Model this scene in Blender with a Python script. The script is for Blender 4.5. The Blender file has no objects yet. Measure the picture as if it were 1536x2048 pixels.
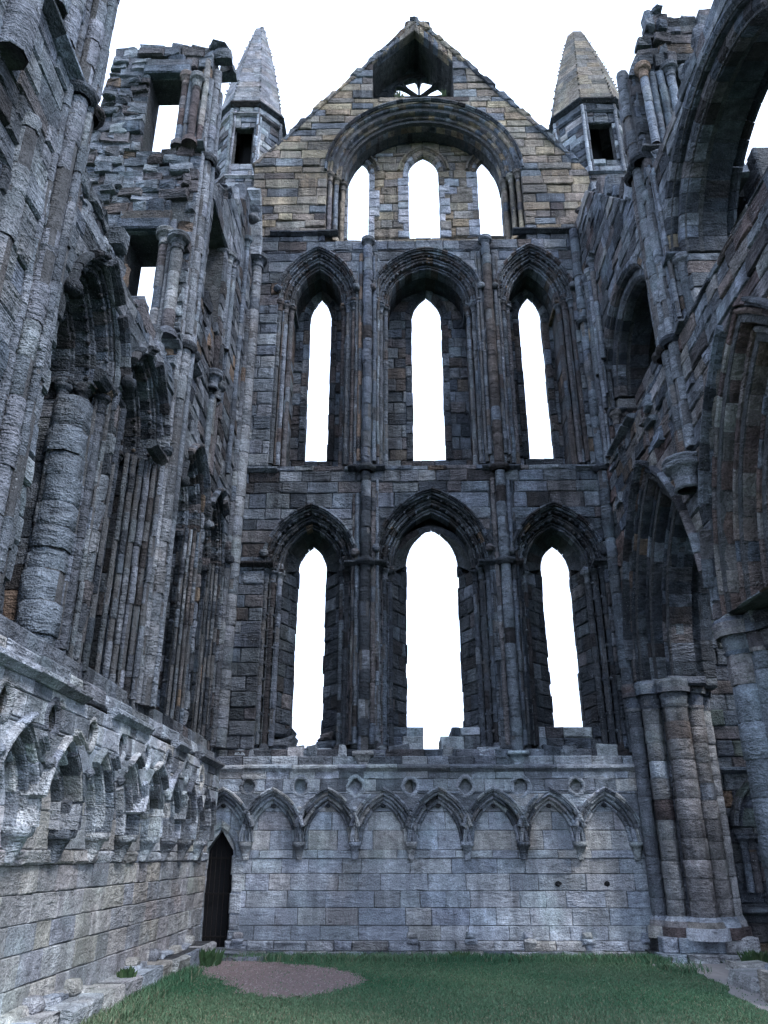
import bpy, math, random
import numpy as np
R = math.radians
rnd = random.Random(11)
U = rnd.uniform
sc = bpy.context.scene
COL = sc.collection

# ------------------------------------------------------------------ camera
CAM_H, PITCH, YAW, FPX = 1.6, R(23.27), R(1.0), 1600.0
cd = bpy.data.cameras.new('camera'); cam = bpy.data.objects.new('camera', cd); COL.objects.link(cam)
cam.location = (0, 0, CAM_H); cam.rotation_euler = (R(90) + PITCH, 0, YAW)
cd.sensor_fit = 'VERTICAL'; cd.sensor_height = 24.0; cd.lens = 24.0 * FPX / 2048.0
cd.clip_start = 0.05; cd.clip_end = 2000
sc.camera = cam

# ------------------------------------------------------------------ sky, sun, exposure
w = bpy.data.worlds.new('World'); sc.world = w; w.use_nodes = True
nt = w.node_tree; nt.nodes.clear()
SUN_EL, SUN_AZ = 50.0, 48.0            # the brighter part of the cloud lies behind the camera, to the right
sky = nt.nodes.new('ShaderNodeTexSky'); sky.sky_type = 'NISHITA'; sky.sun_disc = False
sky.sun_elevation = R(SUN_EL); sky.sun_rotation = R(180 - SUN_AZ)
sky.air_density = 1.4; sky.dust_density = 4.0; sky.ozone_density = 1.0
mx = nt.nodes.new('ShaderNodeMix'); mx.data_type = 'RGBA'; mx.inputs[0].default_value = 0.86
mx.inputs[7].default_value = (10.0, 12.0, 15.8, 1)     # even overcast cloud
bg = nt.nodes.new('ShaderNodeBackground'); bg.inputs[1].default_value = 0.115
out = nt.nodes.new('ShaderNodeOutputWorld')
nt.links.new(sky.outputs[0], mx.inputs[6]); nt.links.new(mx.outputs[2], bg.inputs[0]); nt.links.new(bg.outputs[0], out.inputs[0])
sl = bpy.data.lights.new('sun', 'SUN'); sl.energy = 1.5; sl.angle = R(12); sl.color = (1, .985, .96)
so = bpy.data.objects.new('sun', sl); COL.objects.link(so)
so.rotation_euler = (R(90 - SUN_EL), 0, R(SUN_AZ))
so.location = (6, -8, 14)
sc.view_settings.view_transform = 'Standard'; sc.view_settings.look = 'None'
sc.view_settings.exposure = 0.88; sc.view_settings.gamma = 1.0; sc.view_settings.use_curve_mapping = False
sc.cycles.max_bounces = 4; sc.cycles.diffuse_bounces = 3; sc.cycles.use_denoising = True; sc.cycles.use_adaptive_sampling = True; sc.cycles.adaptive_threshold = .04

# ------------------------------------------------------------------ materials
def nd(nt, t, **k):
    n = nt.nodes.new(t)
    for a, b in k.items(): setattr(n, a, b)
    return n
def mat_stone(name='weathered_sandstone', bumpk=1.0, fixed=None):
    m = bpy.data.materials.new(name); m.use_nodes = True; nt = m.node_tree; L = nt.links.new
    b = nt.nodes['Principled BSDF']; b.inputs['Roughness'].default_value = .93
    b.inputs['Specular IOR Level'].default_value = .18
    geo = nd(nt, 'ShaderNodeNewGeometry')
    def noise(scale, vec=None, detail=5, rough=.6):
        n = nd(nt, 'ShaderNodeTexNoise'); n.inputs['Scale'].default_value = scale
        n.inputs['Detail'].default_value = detail; n.inputs['Roughness'].default_value = rough
        L(vec or geo.outputs['Position'], n.inputs['Vector']); return n.outputs['Fac']
    def mapped(sx, sy, sz):
        v = nd(nt, 'ShaderNodeVectorMath', operation='MULTIPLY'); L(geo.outputs['Position'], v.inputs[0])
        v.inputs[1].default_value = (sx, sy, sz); return v.outputs[0]
    def ramp(x, a, b_, lo=0., hi=1.):
        r = nd(nt, 'ShaderNodeMapRange'); L(x, r.inputs[0])
        for i, q in enumerate((a, b_, lo, hi)): r.inputs[i + 1].default_value = q
        return r.outputs[0]
    def math_(op, a, c):
        n = nd(nt, 'ShaderNodeMath', operation=op)
        for i, q in enumerate((a, c)):
            if isinstance(q, (int, float)): n.inputs[i].default_value = q
            else: L(q, n.inputs[i])
        return n.outputs[0]
    def mix(f, a, c, bt='MIX'):
        n = nd(nt, 'ShaderNodeMix', data_type='RGBA', blend_type=bt)
        for i, q in ((0, f), (6, a), (7, c)):
            if isinstance(q, (int, float)): n.inputs[i].default_value = q
            elif isinstance(q, tuple): n.inputs[i].default_value = q
            else: L(q, n.inputs[i])
        return n.outputs[2]
    at = nd(nt, 'ShaderNodeAttribute', attribute_name='tint')
    base = at.outputs['Color'] if fixed is None else fixed
    bed = mapped(4.5, 4.5, 15.0)
    n_big = noise(.6, None, 2, .6); n_mid = noise(5.0, None, 4, .7); n_fine = noise(42, None, 2, .7)
    n_bed = noise(1.0, bed, 3, .65)
    n_str = noise(1.0, mapped(3.2, 3.2, .35), 3, .65)
    c = mix(1.0, base, ramp(n_mid, .28, .72, .50, 1.42), 'MULTIPLY')
    c = mix(1.0, c, ramp(n_fine, .3, .7, .66, 1.30), 'MULTIPLY')
    c = mix(1.0, c, ramp(n_bed, .32, .68, .82, 1.14), 'MULTIPLY')
    c = mix(ramp(n_bed, .37, .29, 0, .6), c, mix(1.0, c, (.30, .30, .32, 1), 'MULTIPLY'))      # hollows of the bedding relief darkened: crevice shade put into the colour
    # warm iron staining in some places, grey-green algae in others
    n_iron = noise(1.3, None, 2, .5)
    c = mix(ramp(n_iron, .60, .78, 0, .38), c, mix(1.0, c, (1.22, .96, .76, 1), 'MULTIPLY'))
    c = mix(ramp(n_iron, .44, .28, 0, .4), c, mix(1.0, c, (.80, .97, .92, 1), 'MULTIPLY'))
    # soot: blotches and run-down streaks
    s = math_('MULTIPLY', ramp(math_('ADD', math_('MULTIPLY', n_str, .55), math_('MULTIPLY', n_big, .45)), .42, .57), ramp(n_mid, .3, .62, .35, 1))
    s = math_('MULTIPLY', s, at.outputs['Alpha'] if fixed is None else .5)
    c = mix(s, c, (.020, .022, .027, 1))
    # pale lichen flecks
    pit = nd(nt, 'ShaderNodeTexVoronoi'); pit.inputs['Scale'].default_value = 24.0; L(geo.outputs['Position'], pit.inputs['Vector'])
    fleck = math_('MULTIPLY', math_('MULTIPLY', ramp(pit.outputs['Distance'], .16, .34, 1, 0), ramp(n_fine, .48, .62)), ramp(n_big, .50, .64))
    c = mix(math_('MULTIPLY', fleck, .42), c, (.44, .47, .49, 1))
    L(c, b.inputs['Base Color'])
    # relief
    h = math_('ADD', math_('MULTIPLY', n_bed, ramp(n_iron, .38, .62, .25, 1.7)), math_('MULTIPLY', n_mid, ramp(n_big, .35, .65, 1.6, .8)))
    h = math_('ADD', h, math_('MULTIPLY', n_fine, .34))
    h = math_('ADD', h, math_('MULTIPLY', ramp(pit.outputs['Distance'], 0, .35), .20))
    bp = nd(nt, 'ShaderNodeBump'); bp.inputs['Strength'].default_value = .95; bp.inputs['Distance'].default_value = .075 * bumpk
    L(h, bp.inputs['Height']); L(bp.outputs[0], b.inputs['Normal'])
    return m
STONE = mat_stone()
ASHLAR = mat_stone('smooth_ashlar', .5)
MORTAR = mat_stone('old_mortar', 1.0, (.085, .088, .095, 1))
MORTARP = mat_stone('pale_mortar', .7, (.20, .205, .215, 1))

def simple(name, col, col2=None, scale=20, rough=.9, bump=0, metal=0):
    m = bpy.data.materials.new(name); m.use_nodes = True; nt = m.node_tree; b = nt.nodes['Principled BSDF']
    b.inputs['Roughness'].default_value = rough; b.inputs['Metallic'].default_value = metal
    b.inputs['Specular IOR Level'].default_value = .25
    geo = nd(nt, 'ShaderNodeNewGeometry'); n = nd(nt, 'ShaderNodeTexNoise'); n.inputs['Scale'].default_value = scale
    n.inputs['Detail'].default_value = 6; nt.links.new(geo.outputs['Position'], n.inputs['Vector'])
    x = nd(nt, 'ShaderNodeMix', data_type='RGBA'); nt.links.new(n.outputs['Fac'], x.inputs[0])
    x.inputs[6].default_value = (*col, 1); x.inputs[7].default_value = (*(col2 or col), 1)
    nt.links.new(x.outputs[2], b.inputs['Base Color'])
    if bump:
        bp = nd(nt, 'ShaderNodeBump'); bp.inputs['Distance'].default_value = bump
        nt.links.new(n.outputs['Fac'], bp.inputs['Height']); nt.links.new(bp.outputs[0], b.inputs['Normal'])
    return m

# stone colours (linear base colour) and how sooty that part of the building has become; 'dark' also carries the shade of recesses in its colour
PALS = {
 'pale':  ([(.37,.40,.45),(.34,.37,.42),(.40,.42,.45),(.32,.35,.40),(.38,.38,.39),(.30,.33,.385)], (.45,.72)),
 'warm':  ([(.43,.43,.45),(.38,.385,.41),(.46,.45,.44),(.36,.35,.36),(.42,.405,.385),(.31,.32,.36)], (.35,.6)),
 'mid':   ([(.165,.188,.232),(.135,.158,.20),(.20,.222,.262),(.13,.143,.168),(.15,.14,.15),(.185,.205,.235)], (.7,1)),
 'midb':  ([(.15,.17,.21),(.135,.15,.185),(.125,.098,.096),(.105,.085,.083),(.17,.182,.21),(.145,.115,.105)], (.7,1)),
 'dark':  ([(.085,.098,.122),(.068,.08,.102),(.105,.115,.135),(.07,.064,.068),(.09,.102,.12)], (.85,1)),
 'ochre': ([(.35,.285,.215),(.30,.255,.205),(.39,.315,.215),(.27,.225,.185),(.23,.205,.19),(.33,.30,.275),(.33,.25,.17),(.30,.245,.20)], (.55,.9)),
 'spire': ([(.29,.30,.335),(.32,.325,.355),(.26,.27,.305),(.33,.32,.335)], (.1,.5)),
 'spireo':([(.31,.27,.23),(.35,.30,.24),(.27,.25,.23),(.22,.21,.20)], (.2,.7)),
 'pier':  ([(.29,.29,.31),(.25,.245,.265),(.32,.295,.28),(.20,.155,.145),(.13,.095,.095),(.33,.32,.33),(.27,.26,.27)], (.4,.75)),
 'red':   ([(.165,.12,.115),(.20,.15,.135),(.14,.105,.105),(.24,.22,.22),(.20,.17,.165)], (.5,.8)),
 'green': ([(.18,.215,.21),(.15,.18,.175),(.22,.24,.245)], (.3,.8)),
 'grey':  ([(.20,.222,.262),(.235,.255,.295),(.17,.19,.225),(.26,.28,.315)], (.5,.8)),
 'quoin': ([(.36,.37,.42),(.31,.33,.38)], (.1,.4)),
}
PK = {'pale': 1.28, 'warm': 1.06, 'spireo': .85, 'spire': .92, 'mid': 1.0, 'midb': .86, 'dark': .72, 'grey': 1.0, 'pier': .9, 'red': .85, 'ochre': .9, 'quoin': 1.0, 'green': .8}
def pal(k):
    if isinstance(k, tuple): k = rnd.choices(k[0::2], k[1::2])[0]
    cs, (s0, s1) = PALS[k]; c = rnd.choice(cs); g = U(.89, 1.11)*PK.get(k, 1.)
    if k in ('ochre', 'spireo', 'pier', 'red', 'midb'): q = sum(c)/3; c = tuple(x*.72+q*.28*m for x, m in zip(c, (.97, 1, 1.05))) if k in ('pier', 'midb') else tuple(x*.78+q*.22 for x in c) if k == 'ochre' else c
    if k == 'mid' and rnd.random() < .025: c = (.21, .155, .12)
    return (c[0]*g*U(.97,1.03), c[1]*g, c[2]*g*U(.97,1.03), U(s0, s1))

# ------------------------------------------------------------------ object helpers
fwv = np.array([-math.sin(YAW)*math.cos(PITCH), math.cos(YAW)*math.cos(PITCH), math.sin(PITCH)])
rtv = np.array([math.cos(YAW), math.sin(YAW), 0.]); upv = np.cross(rtv, fwv)
def shown(verts):                      # how large a piece shows from the photograph's position
    v = np.asarray(verts) - (0, 0, CAM_H); d = v @ fwv
    if d.min() < .3: return 0
    x = 768 + FPX*(v @ rtv)/d; y = 1024 - FPX*(v @ upv)/d
    ax = min(x.max(), 1536) - max(x.min(), 0); ay = min(y.max(), 2048) - max(y.min(), 0)
    return ax*ay if ax > 0 and ay > 0 else 0
def mesh(name, verts, faces, mat, smooth=True, tints=None):
    me = bpy.data.meshes.new(name); me.from_pydata(verts, [], faces)
    if tints is not None:
        a = me.attributes.new('tint', 'FLOAT_COLOR', 'POINT')
        arr = np.asarray(tints, np.float32)
        if arr.ndim == 1: arr = np.tile(arr, (len(verts), 1))
        a.data.foreach_set('color', arr.ravel())
    if smooth: me.polygons.foreach_set('use_smooth', np.ones(len(me.polygons), bool))
    me.materials.append(mat)
    return me
def link(name, me, parent=None, label=None, cat=None, kind=None, group=None):
    o = bpy.data.objects.new(name, me); COL.objects.link(o)
    if parent: o.parent = parent
    for k, v in (('label', label), ('category', cat), ('kind', kind), ('group', group)):
        if v: o[k] = v
    return o
ORG = {}
class Thing:
    def __init__(s, name, label, cat, loc=(0, 0, 0), group=None):
        s.root = link(name, None, None, label, cat, None, group); s.root.location = loc; s.loc = loc
        s.root.empty_display_size = .3; s.pieces = {}; s.core = ([], []); s.core2 = ([], [])
    def obj(s, name, verts, faces, mat, parent=None, tint=None, smooth=True, kind=None, label=None):
        p = parent or s.root; pl = s.loc if p is s.root else ORG[p.name]
        c = np.mean(np.asarray(verts), axis=0); c = [float(q) for q in c]
        vv = (np.asarray(verts, float) - c).tolist()
        o = link(name, mesh(name, vv, faces, mat, smooth, tint), p, label, None, kind)
        o.location = (c[0]-pl[0], c[1]-pl[1], c[2]-pl[2]); ORG[o.name] = c
        return o
    def add(s, name, verts, faces, tint, parent=None):
        s.pieces.setdefault(name, []).append((verts, faces, tint, parent))
    def addcore(s, verts, faces, pale=False):
        k = s.core2 if pale else s.core
        n = len(k[0]); k[0].extend(verts); k[1].extend([tuple(i+n for i in f) for f in faces])
    def done(s, coremat=None, rest='stonework', limit=300):
        if s.core[0]: s.obj('mortar_core', s.core[0], s.core[1], coremat or MORTAR, None, None, False)
        if s.core2[0]: s.obj('mortar_core', s.core2[0], s.core2[1], MORTARP, None, None, False)
        for name, L in s.pieces.items():
            L.sort(key=lambda q: -shown(q[0]))
            sm = name in ('drum', 'capital', 'annulet', 'shaft_base', 'carved_stop', 'nailhead', 'pier_base', 'roundel', 'corbel')
            mt = ASHLAR if name == 'ashlar_block' else STONE
            for v, f, t, p in L[:limit]: s.obj(name, v, f, mt, p, t, sm)
            if len(L) > limit:
                V, F, T = [], [], []
                for v, f, t, p in L[limit:]:
                    n = len(V); V += v; F += [tuple(i+n for i in q) for q in f]; T += [t]*len(v)
                s.obj('small_' + name + 's', V, F, mt, None, T, sm, 'stuff')
class Frame:                           # a vertical plane: u along it, v up, d into the masonry
    def __init__(s, o, u, n): s.o, s.u, s.n = o, u, n
    def P(s, u, v, d):
        return (s.o[0]+s.u[0]*u-s.n[0]*d, s.o[1]+s.u[1]*u-s.n[1]*d, s.o[2]+v)

# ------------------------------------------------------------------ masonry pieces
def block(T, fr, q, d0, d1, tint, name='stone', ch=.018, jit=.006, parent=None, rough=.010):
    """one dressed stone: q = four (u, v) corners; worn edges, uneven face"""
    (a, b, c, e) = q
    pts = [a, ((a[0]+b[0])/2, (a[1]+b[1])/2), b, ((b[0]+c[0])/2, (b[1]+c[1])/2), c, ((c[0]+e[0])/2, (c[1]+e[1])/2), e, ((e[0]+a[0])/2, (e[1]+a[1])/2)]
    cu = sum(p[0] for p in q)/4; cv = sum(p[1] for p in q)/4
    wd = max(abs(b[0]-a[0]), abs(c[0]-e[0]), .02); hg = max(abs(e[1]-a[1]), .02)
    pts = [(p[0]+U(-jit, jit), p[1]+U(-jit, jit)) for p in pts]
    k1 = max(.3, 1-2*ch/wd*U(.8, 1.6)); k2 = max(.3, 1-2*ch/hg*U(.8, 1.6))
    V = [fr.P(p[0], p[1], d1) for p in pts] + [fr.P(p[0], p[1], d0+ch*U(.6, 1.8)) for p in pts]
    tl, tv = U(-rough, rough), U(-rough, rough)
    for p in pts:
        su, sv = (p[0]-cu)/wd*2, (p[1]-cv)/hg*2
        V.append(fr.P(cu+(p[0]-cu)*k1, cv+(p[1]-cv)*k2, d0+su*tl+sv*tv+U(-rough, rough)*.6))
    V.append(fr.P(cu+U(-.2, .2)*wd, cv+U(-.2, .2)*hg, d0+U(-rough, rough)))
    F = []
    for i in range(8):
        j = (i+1) % 8
        F += [(i, j, 8+j, 8+i), (8+i, 8+j, 16+j, 16+i), (16+i, 16+j, 24)]
    T.add(name, V, F, tint, parent)
def prism(fr, q, d0, d1):
    V = [fr.P(p[0], p[1], d0) for p in q] + [fr.P(p[0], p[1], d1) for p in q]
    return V, [(0, 1, 2, 3), (7, 6, 5, 4), (0, 4, 5, 1), (1, 5, 6, 2), (2, 6, 7, 3), (3, 7, 4, 0)]

class Arch:
    def __init__(s, uc, a, vs, rise, sill):
        s.uc, s.a, s.vs, s.rise, s.sill = uc, a, vs, rise, sill
        s.point = rise > a*1.03
        if s.point: s.c = (rise*rise-a*a)/(2*a); s.R = a+s.c
    def pt(s, o, t):
        if s.point:
            Ro = s.R+o; th = t*math.acos(min(1, s.c/Ro)); return -s.c+Ro*math.cos(th), Ro*math.sin(th)
        return (s.a+o)*math.cos(t*math.pi/2), (s.rise+o)*math.sin(t*math.pi/2)
    def top(s, o=0): return s.vs + s.pt(o, 1)[1]
    def half(s, v, o=0):
        if v <= s.vs: return s.a+o
        y = v-s.vs
        if s.point:
            q = (s.R+o)**2-y*y; return max(0, -s.c+math.sqrt(q)) if q > 0 else 0
        q = 1-(y/(s.rise+o))**2; return (s.a+o)*math.sqrt(q) if q > 0 else 0
    def length(s, o=0): 
        L = 0; p = s.pt(o, 0)
        for i in range(1, 9): n = s.pt(o, i/8); L += math.dist(p, n); p = n
        return L
class Hole:                            # an arch-shaped opening (offset o) cut out of a wall
    def __init__(s, A, o=0, sill=None): s.A, s.o = A, o; s.sill = A.sill if sill is None else sill; s.topv = A.top(o)
    def span(s, v): h = s.A.half(v, s.o); return s.A.uc-h, s.A.uc+h
class Rect:
    def __init__(s, u0, u1, v0, v1): s.u0, s.u1, s.sill, s.topv = u0, u1, v0, v1
    def span(s, v): return s.u0, s.u1
class Gab:                             # pointed niche with straight sloping sides
    def __init__(s, u0, u1, v0, v1, ua, va): s.u0, s.u1, s.sill, s.v1, s.ua, s.topv = u0, u1, v0, v1, ua, va
    def span(s, v):
        if v <= s.v1: return s.u0, s.u1
        k = min(1, (v-s.v1)/(s.topv-s.v1)); return s.u0+(s.ua-s.u0)*k, s.u1+(s.ua-s.u1)*k
def masonry(T, fr, u0, u1, v0, v1, palette, ch=(.24, .34), ln=(.35, .85), holes=(), clip=None, d0=0., thick=1.6,
            name='stone', gap=.009, proud=.012, core=True, parent=None, ragged=0, skip=0., rough=.010, back=.07, fine=False):
    br = sorted({v0, v1, *[h.sill for h in holes if v0 < h.sill < v1], *[h.topv for h in holes if v0 < h.topv < v1]})
    vs = [v0]
    for a, b in zip(br, br[1:]):
        n = max(1, round((b-a)/((ch[0]+ch[1])/2))); ws = [U(*ch) for _ in range(n)]; k = (b-a)/sum(ws)
        for x in ws: vs.append(vs[-1]+x*k)
        vs[-1] = b
    for va, vb in zip(vs, vs[1:]):
        e = 1e-4
        if vb-va < .03: continue
        L0, R0 = (u0, u1) if clip is None else clip(va+e)
        L1, R1 = (u0, u1) if clip is None else clip(vb-e)
        hs = []
        for h in holes:
            if h.sill < vb-e and h.topv > va+e:
                q = (*h.span(va+e), *h.span(vb-e))
                if min(q[0], q[2]) < max(R0, R1) and max(q[1], q[3]) > min(L0, L1): hs.append(q)
        hs.sort()
        cur = (L0, L1); iv = []
        for (a0, b0, a1, b1) in hs:
            if max(a0-cur[0], a1-cur[1]) > .02: iv.append((cur[0], cur[1], a0, a1))
            cur = (max(cur[0], b0), max(cur[1], b1))
        if max(R0-cur[0], R1-cur[1]) > .02: iv.append((cur[0], cur[1], R0, R1))
        for (l0, l1, r0, r1) in iv:
            r0, r1 = max(r0, l0+.004), max(r1, l1+.004)
            if ragged: l0 += U(-ragged, ragged)*0; 
            if core: T.addcore(*prism(fr, [(l0+.012, va-.001), (r0-.012, va-.001), (r1-.012, vb+.001), (l1+.012, vb+(.001 if vb < v1-.001 or back < .2 else -.02))], d0+(.022 if fine else .055), d0+thick), pale=fine)
            ul, ur = max(l0, l1), min(r0, r1)
            js = []
            if ur-ul > ln[0]*1.3:
                x = ul+U(*ln)*U(.5, 1)
                while x < ur-ln[0]*.55: js.append(x); x += U(*ln)
            b_ = [(l0, l1)] + [(x, x) for x in js] + [(r0, r1)]
            for (p0, p1), (q0, q1) in zip(b_, b_[1:]):
                if skip and rnd.random() < skip: continue
                g = gap/2
                dd = d0+U(-proud, proud) - (U(0, .02) if rnd.random() < .15 else 0) + (U(.005, .025) if rnd.random() < .12 and not fine else 0)
                block(T, fr, [(p0+g, va+g), (max(q0-g, p0+g+.004), va+g), (max(q1-g, p1+g+.004), vb-g), (p1+g, vb-g)], dd, d0+back, pal(palette), 'ashlar_block' if fine else name, parent=parent, rough=rough*(.5 if fine else 1), ch=.008 if fine else .018)

def sweep(fr, A, prof, t0, t1, side, k=2, jo=0, jd=0):
    V, F = [], []; n = len(prof)
    for i in range(k+1):
        t = t0+(t1-t0)*i/k
        for (o, d) in prof:
            du, dv = A.pt(o+jo, t); V.append(fr.P(A.uc+side*du, A.vs+dv, d+jd))
    for i in range(k):
        for j in range(n):
            l = (j+1) % n; F.append((i*n+j, i*n+l, (i+1)*n+l, (i+1)*n+j))
    F += [tuple(range(n)), tuple(k*n+j for j in range(n))]
    return V, F
def roll(o0, o1, d0, d1):
    w = o1-o0
    return [(o0, d1), (o0, d0+.50*w), (o0+.06*w, d0+.20*w), (o0+.27*w, d0+.03*w), (o0+.48*w, d0+.16*w), (o0+.56*w, d0+.46*w), (o0+.80*w, d0+.40*w), (o1, d0+.10*w), (o1, d1)]
def roll2(o0, o1, d0, d1):
    w = o1-o0
    return [(o0, d1), (o0, d0+.62*w), (o0+.05*w, d0+.36*w), (o0+.19*w, d0+.26*w), (o0+.33*w, d0+.36*w), (o0+.38*w, d0+.62*w), (o0+.50*w, d0+.52*w), (o0+.54*w, d0+.10*w), (o0+.69*w, d0), (o0+.84*w, d0+.10*w), (o0+.88*w, d0+.40*w), (o1, d0+.30*w), (o1, d1)]
def chamf(o0, o1, d0, d1):
    w = o1-o0
    return [(o0, d1), (o0, d0+.45*w), (o0+.4*w, d0), (o1, d0), (o1, d1)]
def hoodp(o0, o1, d0, d1):
    w = o1-o0
    return [(o0, d1), (o0, d0+.45*w), (o0+.25*w, d0+.5*w), (o0+.45*w, d0), (o0+.8*w, d0), (o1, d0+.4*w), (o1, d1)]
def ring(T, fr, A, o0, o1, d0, d1, palette, n, parent=None, prof=roll, t1=1.0, name='voussoir', sides=(-1, 1), jit=.008, tstart=0., skip=0.):
    for s in sides:
        ts = [tstart]; 
        ws = [U(.75, 1.25) for _ in range(n)]; k = (t1-tstart)/sum(ws)
        for x in ws: ts.append(ts[-1]+x*k)
        Lg = max(.2, A.length(o0)); g = .005/Lg
        for a, b in zip(ts, ts[1:]):
            if skip and rnd.random() < skip: continue
            v, f = sweep(fr, A, prof(o0, o1, d0, d1), a+g, b-g, s, 1 if prof is roll2 else 2, U(-jit, jit), U(-jit, jit))
            T.add(name, v, f, pal(palette), parent)
def archcore(T, fr, A, spec, name='window_arch'):
    """mortar bed behind the voussoirs; the arch as a part"""
    V, F = [], []
    for (o0, o1, d0, d1) in spec:
        for s in (-1, 1):
            v, f = sweep(fr, A, [(o0+.02, d1-.01), (o0+.02, d0+.06), (o0+.06, d0+.05), (o1-.01, d0+.06), (o1-.01, d1-.01)], 0, 1, s, 10)
            n = len(V); V += v; F += [tuple(i+n for i in q) for q in f]
    return T.obj(name, V, F, MORTAR, None, None, False)
def tube(fr, u, d, rings, n=10, closed=True, sq=1.0):
    """rings: (v, r, du, dd)"""
    V, F = [], []
    for (v, r, du, dd) in rings:
        for i in range(n):
            a = 2*math.pi*(i+.5)/n; V.append(fr.P(u+du+r*math.cos(a), v, d+dd+r*math.sin(a)))
    for k in range(len(rings)-1):
        for i in range(n):
            j = (i+1) % n; F.append((k*n+i, k*n+j, (k+1)*n+j, (k+1)*n+i))
    if closed: F += [tuple(range(n)), tuple((len(rings)-1)*n+i for i in range(n))]
    return V, F
def shaft(T, fr, u, d, v0, v1, r, palette, hh=(.28, .5), name='shaft', gone=0., cap=None, base=False, wob=.006, n=10):
    v, f = tube(fr, u, d, [(v0, r*.88, 0, 0), (v1, r*.88, 0, 0)], 8)
    part = T.obj(name, v, f, MORTAR, None, None, True)
    x = v0; tb = pal(palette)
    while x < v1-.02:
        h = min(U(*hh), v1-x)
        if v1-(x+h) < hh[0]*.5: h = v1-x
        if rnd.random() >= gone:
            rr = r*U(.95, 1.04); a, b = U(-wob, wob), U(-wob, wob)
            e = min(.014, h*.1)
            v, f = tube(fr, u, d, [(x+.003, rr*U(.93, .99), a, b), (x+.003+e, rr, a, b), (x+h-.003-e, rr*U(.97, 1.01), a+U(-.003, .003), b), (x+h-.003, rr*U(.93, .99), a, b)], 8)
            g_ = U(.86, 1.12); T.add('drum', v, f[:-2], (tb[0]*g_, tb[1]*g_, tb[2]*g_, U(.3, .9)) if rnd.random() < .80 else pal(palette), part)
        x += h
    if cap: capital(T, fr, u, d, v1, r, palette, cap, part)
    if base: basering(T, fr, u, d, v0, r, palette, part)
    return part
def capital(T, fr, u, d, v, r, palette, h=.26, parent=None):
    pr = [(0, 1.0), (.03, 1.22), (.10, 1.22), (.14, 1.02), (.42, 1.12), (.62, 1.5), (.66, 1.85), (.80, 1.95), (.84, 1.72), (.90, 1.98), (1, 1.9)]
    vv, f = tube(fr, u, d, [(v-h*.55+h*a*1.05, r*b*U(.97, 1.03), U(-.004, .004), 0) for a, b in pr], 12)
    T.add('capital', vv, f, pal(palette), parent)
def basering(T, fr, u, d, v, r, palette, parent=None):
    pr = [(-.16, 1.9), (-.10, 1.95), (-.08, 1.6), (-.03, 1.65), (0, 1.2), (.03, 1.02)]
    vv, f = tube(fr, u, d, [(v+a, r*b, 0, 0) for a, b in pr], 12)
    T.add('shaft_base', vv, f, pal(palette), parent)
def annulet(T, fr, u, d, v, r, palette):
    vv, f = tube(fr, u, d, [(v-.07, r*1.05, 0, 0), (v-.04, r*1.5, 0, 0), (v+.02, r*1.6, 0, 0), (v+.06, r*1.35, 0, 0), (v+.08, r, 0, 0)], 12)
    T.add('annulet', vv, f, pal(palette))
def string(T, fr, u0, u1, v, palette, out=.12, h=.13, seg=(.5, 1.0), name='string_course', d0=0., skip=0., parent=None):
    x = u0
    while x < u1-.01:
        l = min(U(*seg), u1-x)
        if u1-x-l < .2: l = u1-x
        if rnd.random() >= skip:
            a, b = x+.004, x+l-.004; o = out*U(.82, 1.05); y = v+U(-.008, .008)
            pr = [(y, d0+.06), (y, d0-.02), (y+h*.25, d0-o*.6), (y+h*.45, d0-o), (y+h*.72, d0-o), (y+h, d0-.03), (y+h, d0+.06)]
            m = (a+b)/2; V = []
            for q in (a, m, b):
                ju, jv = U(-.008, .008), U(-.006, .006)
                for (vv, dd) in pr: V.append(fr.P(q, vv+jv, dd+ju*.8))
            n = len(pr); F = [(i*n+j, i*n+(j+1) % n, (i+1)*n+(j+1) % n, (i+1)*n+j) for i in range(2) for j in range(n)]
            F += [tuple(range(n)), tuple(2*n+j for j in range(n))]
            T.add(name, V, F, pal(palette), parent)
        x += l
def lump(T, c, r, tint, name='carved_stop', n=8, sx=(1, 1, 1), parent=None, jit=.22):
    V, F = [(c[0], c[1], c[2]-r*sx[2])], []
    rg = (-.6, 0, .6)
    for k in rg:
        q = math.sqrt(1-k*k)
        for i in range(n):
            a = 2*math.pi*i/n; j = 1+U(-jit, jit); V.append((c[0]+r*q*math.cos(a)*j*sx[0], c[1]+r*q*math.sin(a)*j*sx[1], c[2]+r*k*j*sx[2]))
    V.append((c[0], c[1], c[2]+r*sx[2])); e = len(V)-1
    for i in range(n):
        j = (i+1) % n; F += [(0, 1+j, 1+i), (1+i, 1+j, 1+n+j, 1+n+i), (1+n+i, 1+n+j, 1+2*n+j, 1+2*n+i), (1+2*n+i, 1+2*n+j, e)]
    T.add(name, V, F, tint, parent)
def rubble(T, fr, u0, u1, v0, v1, palette, d0=0., size=(.10, .28), dens=1.0, clip=None, name='stone', depth=.12):
    """broken-off wall core: uneven, unsquared stones in rough layers"""
    v = v0
    while v < v1:
        h = U(size[0]*.6, size[1]*.6); x = u0+U(-.05, .05)
        while x < u1:
            wd = U(*size)
            if (clip is None or clip(x+wd/2, v+h/2)) and rnd.random() < dens:
                q = U(-depth, depth); j = h*.22
                block(T, fr, [(x+U(0, j), v+U(-j, j)), (min(x+wd, u1+.08)-U(0, j), v+U(-j, j)), (min(x+wd, u1+.08)-U(0, j), v+h+U(-j, j)), (x+U(0, j), v+h+U(-j, j))], d0+q, d0+depth+.12, pal(palette), name, ch=.018, jit=.012, rough=.025)
            x += wd*1.02
        v += h*1.02

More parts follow.
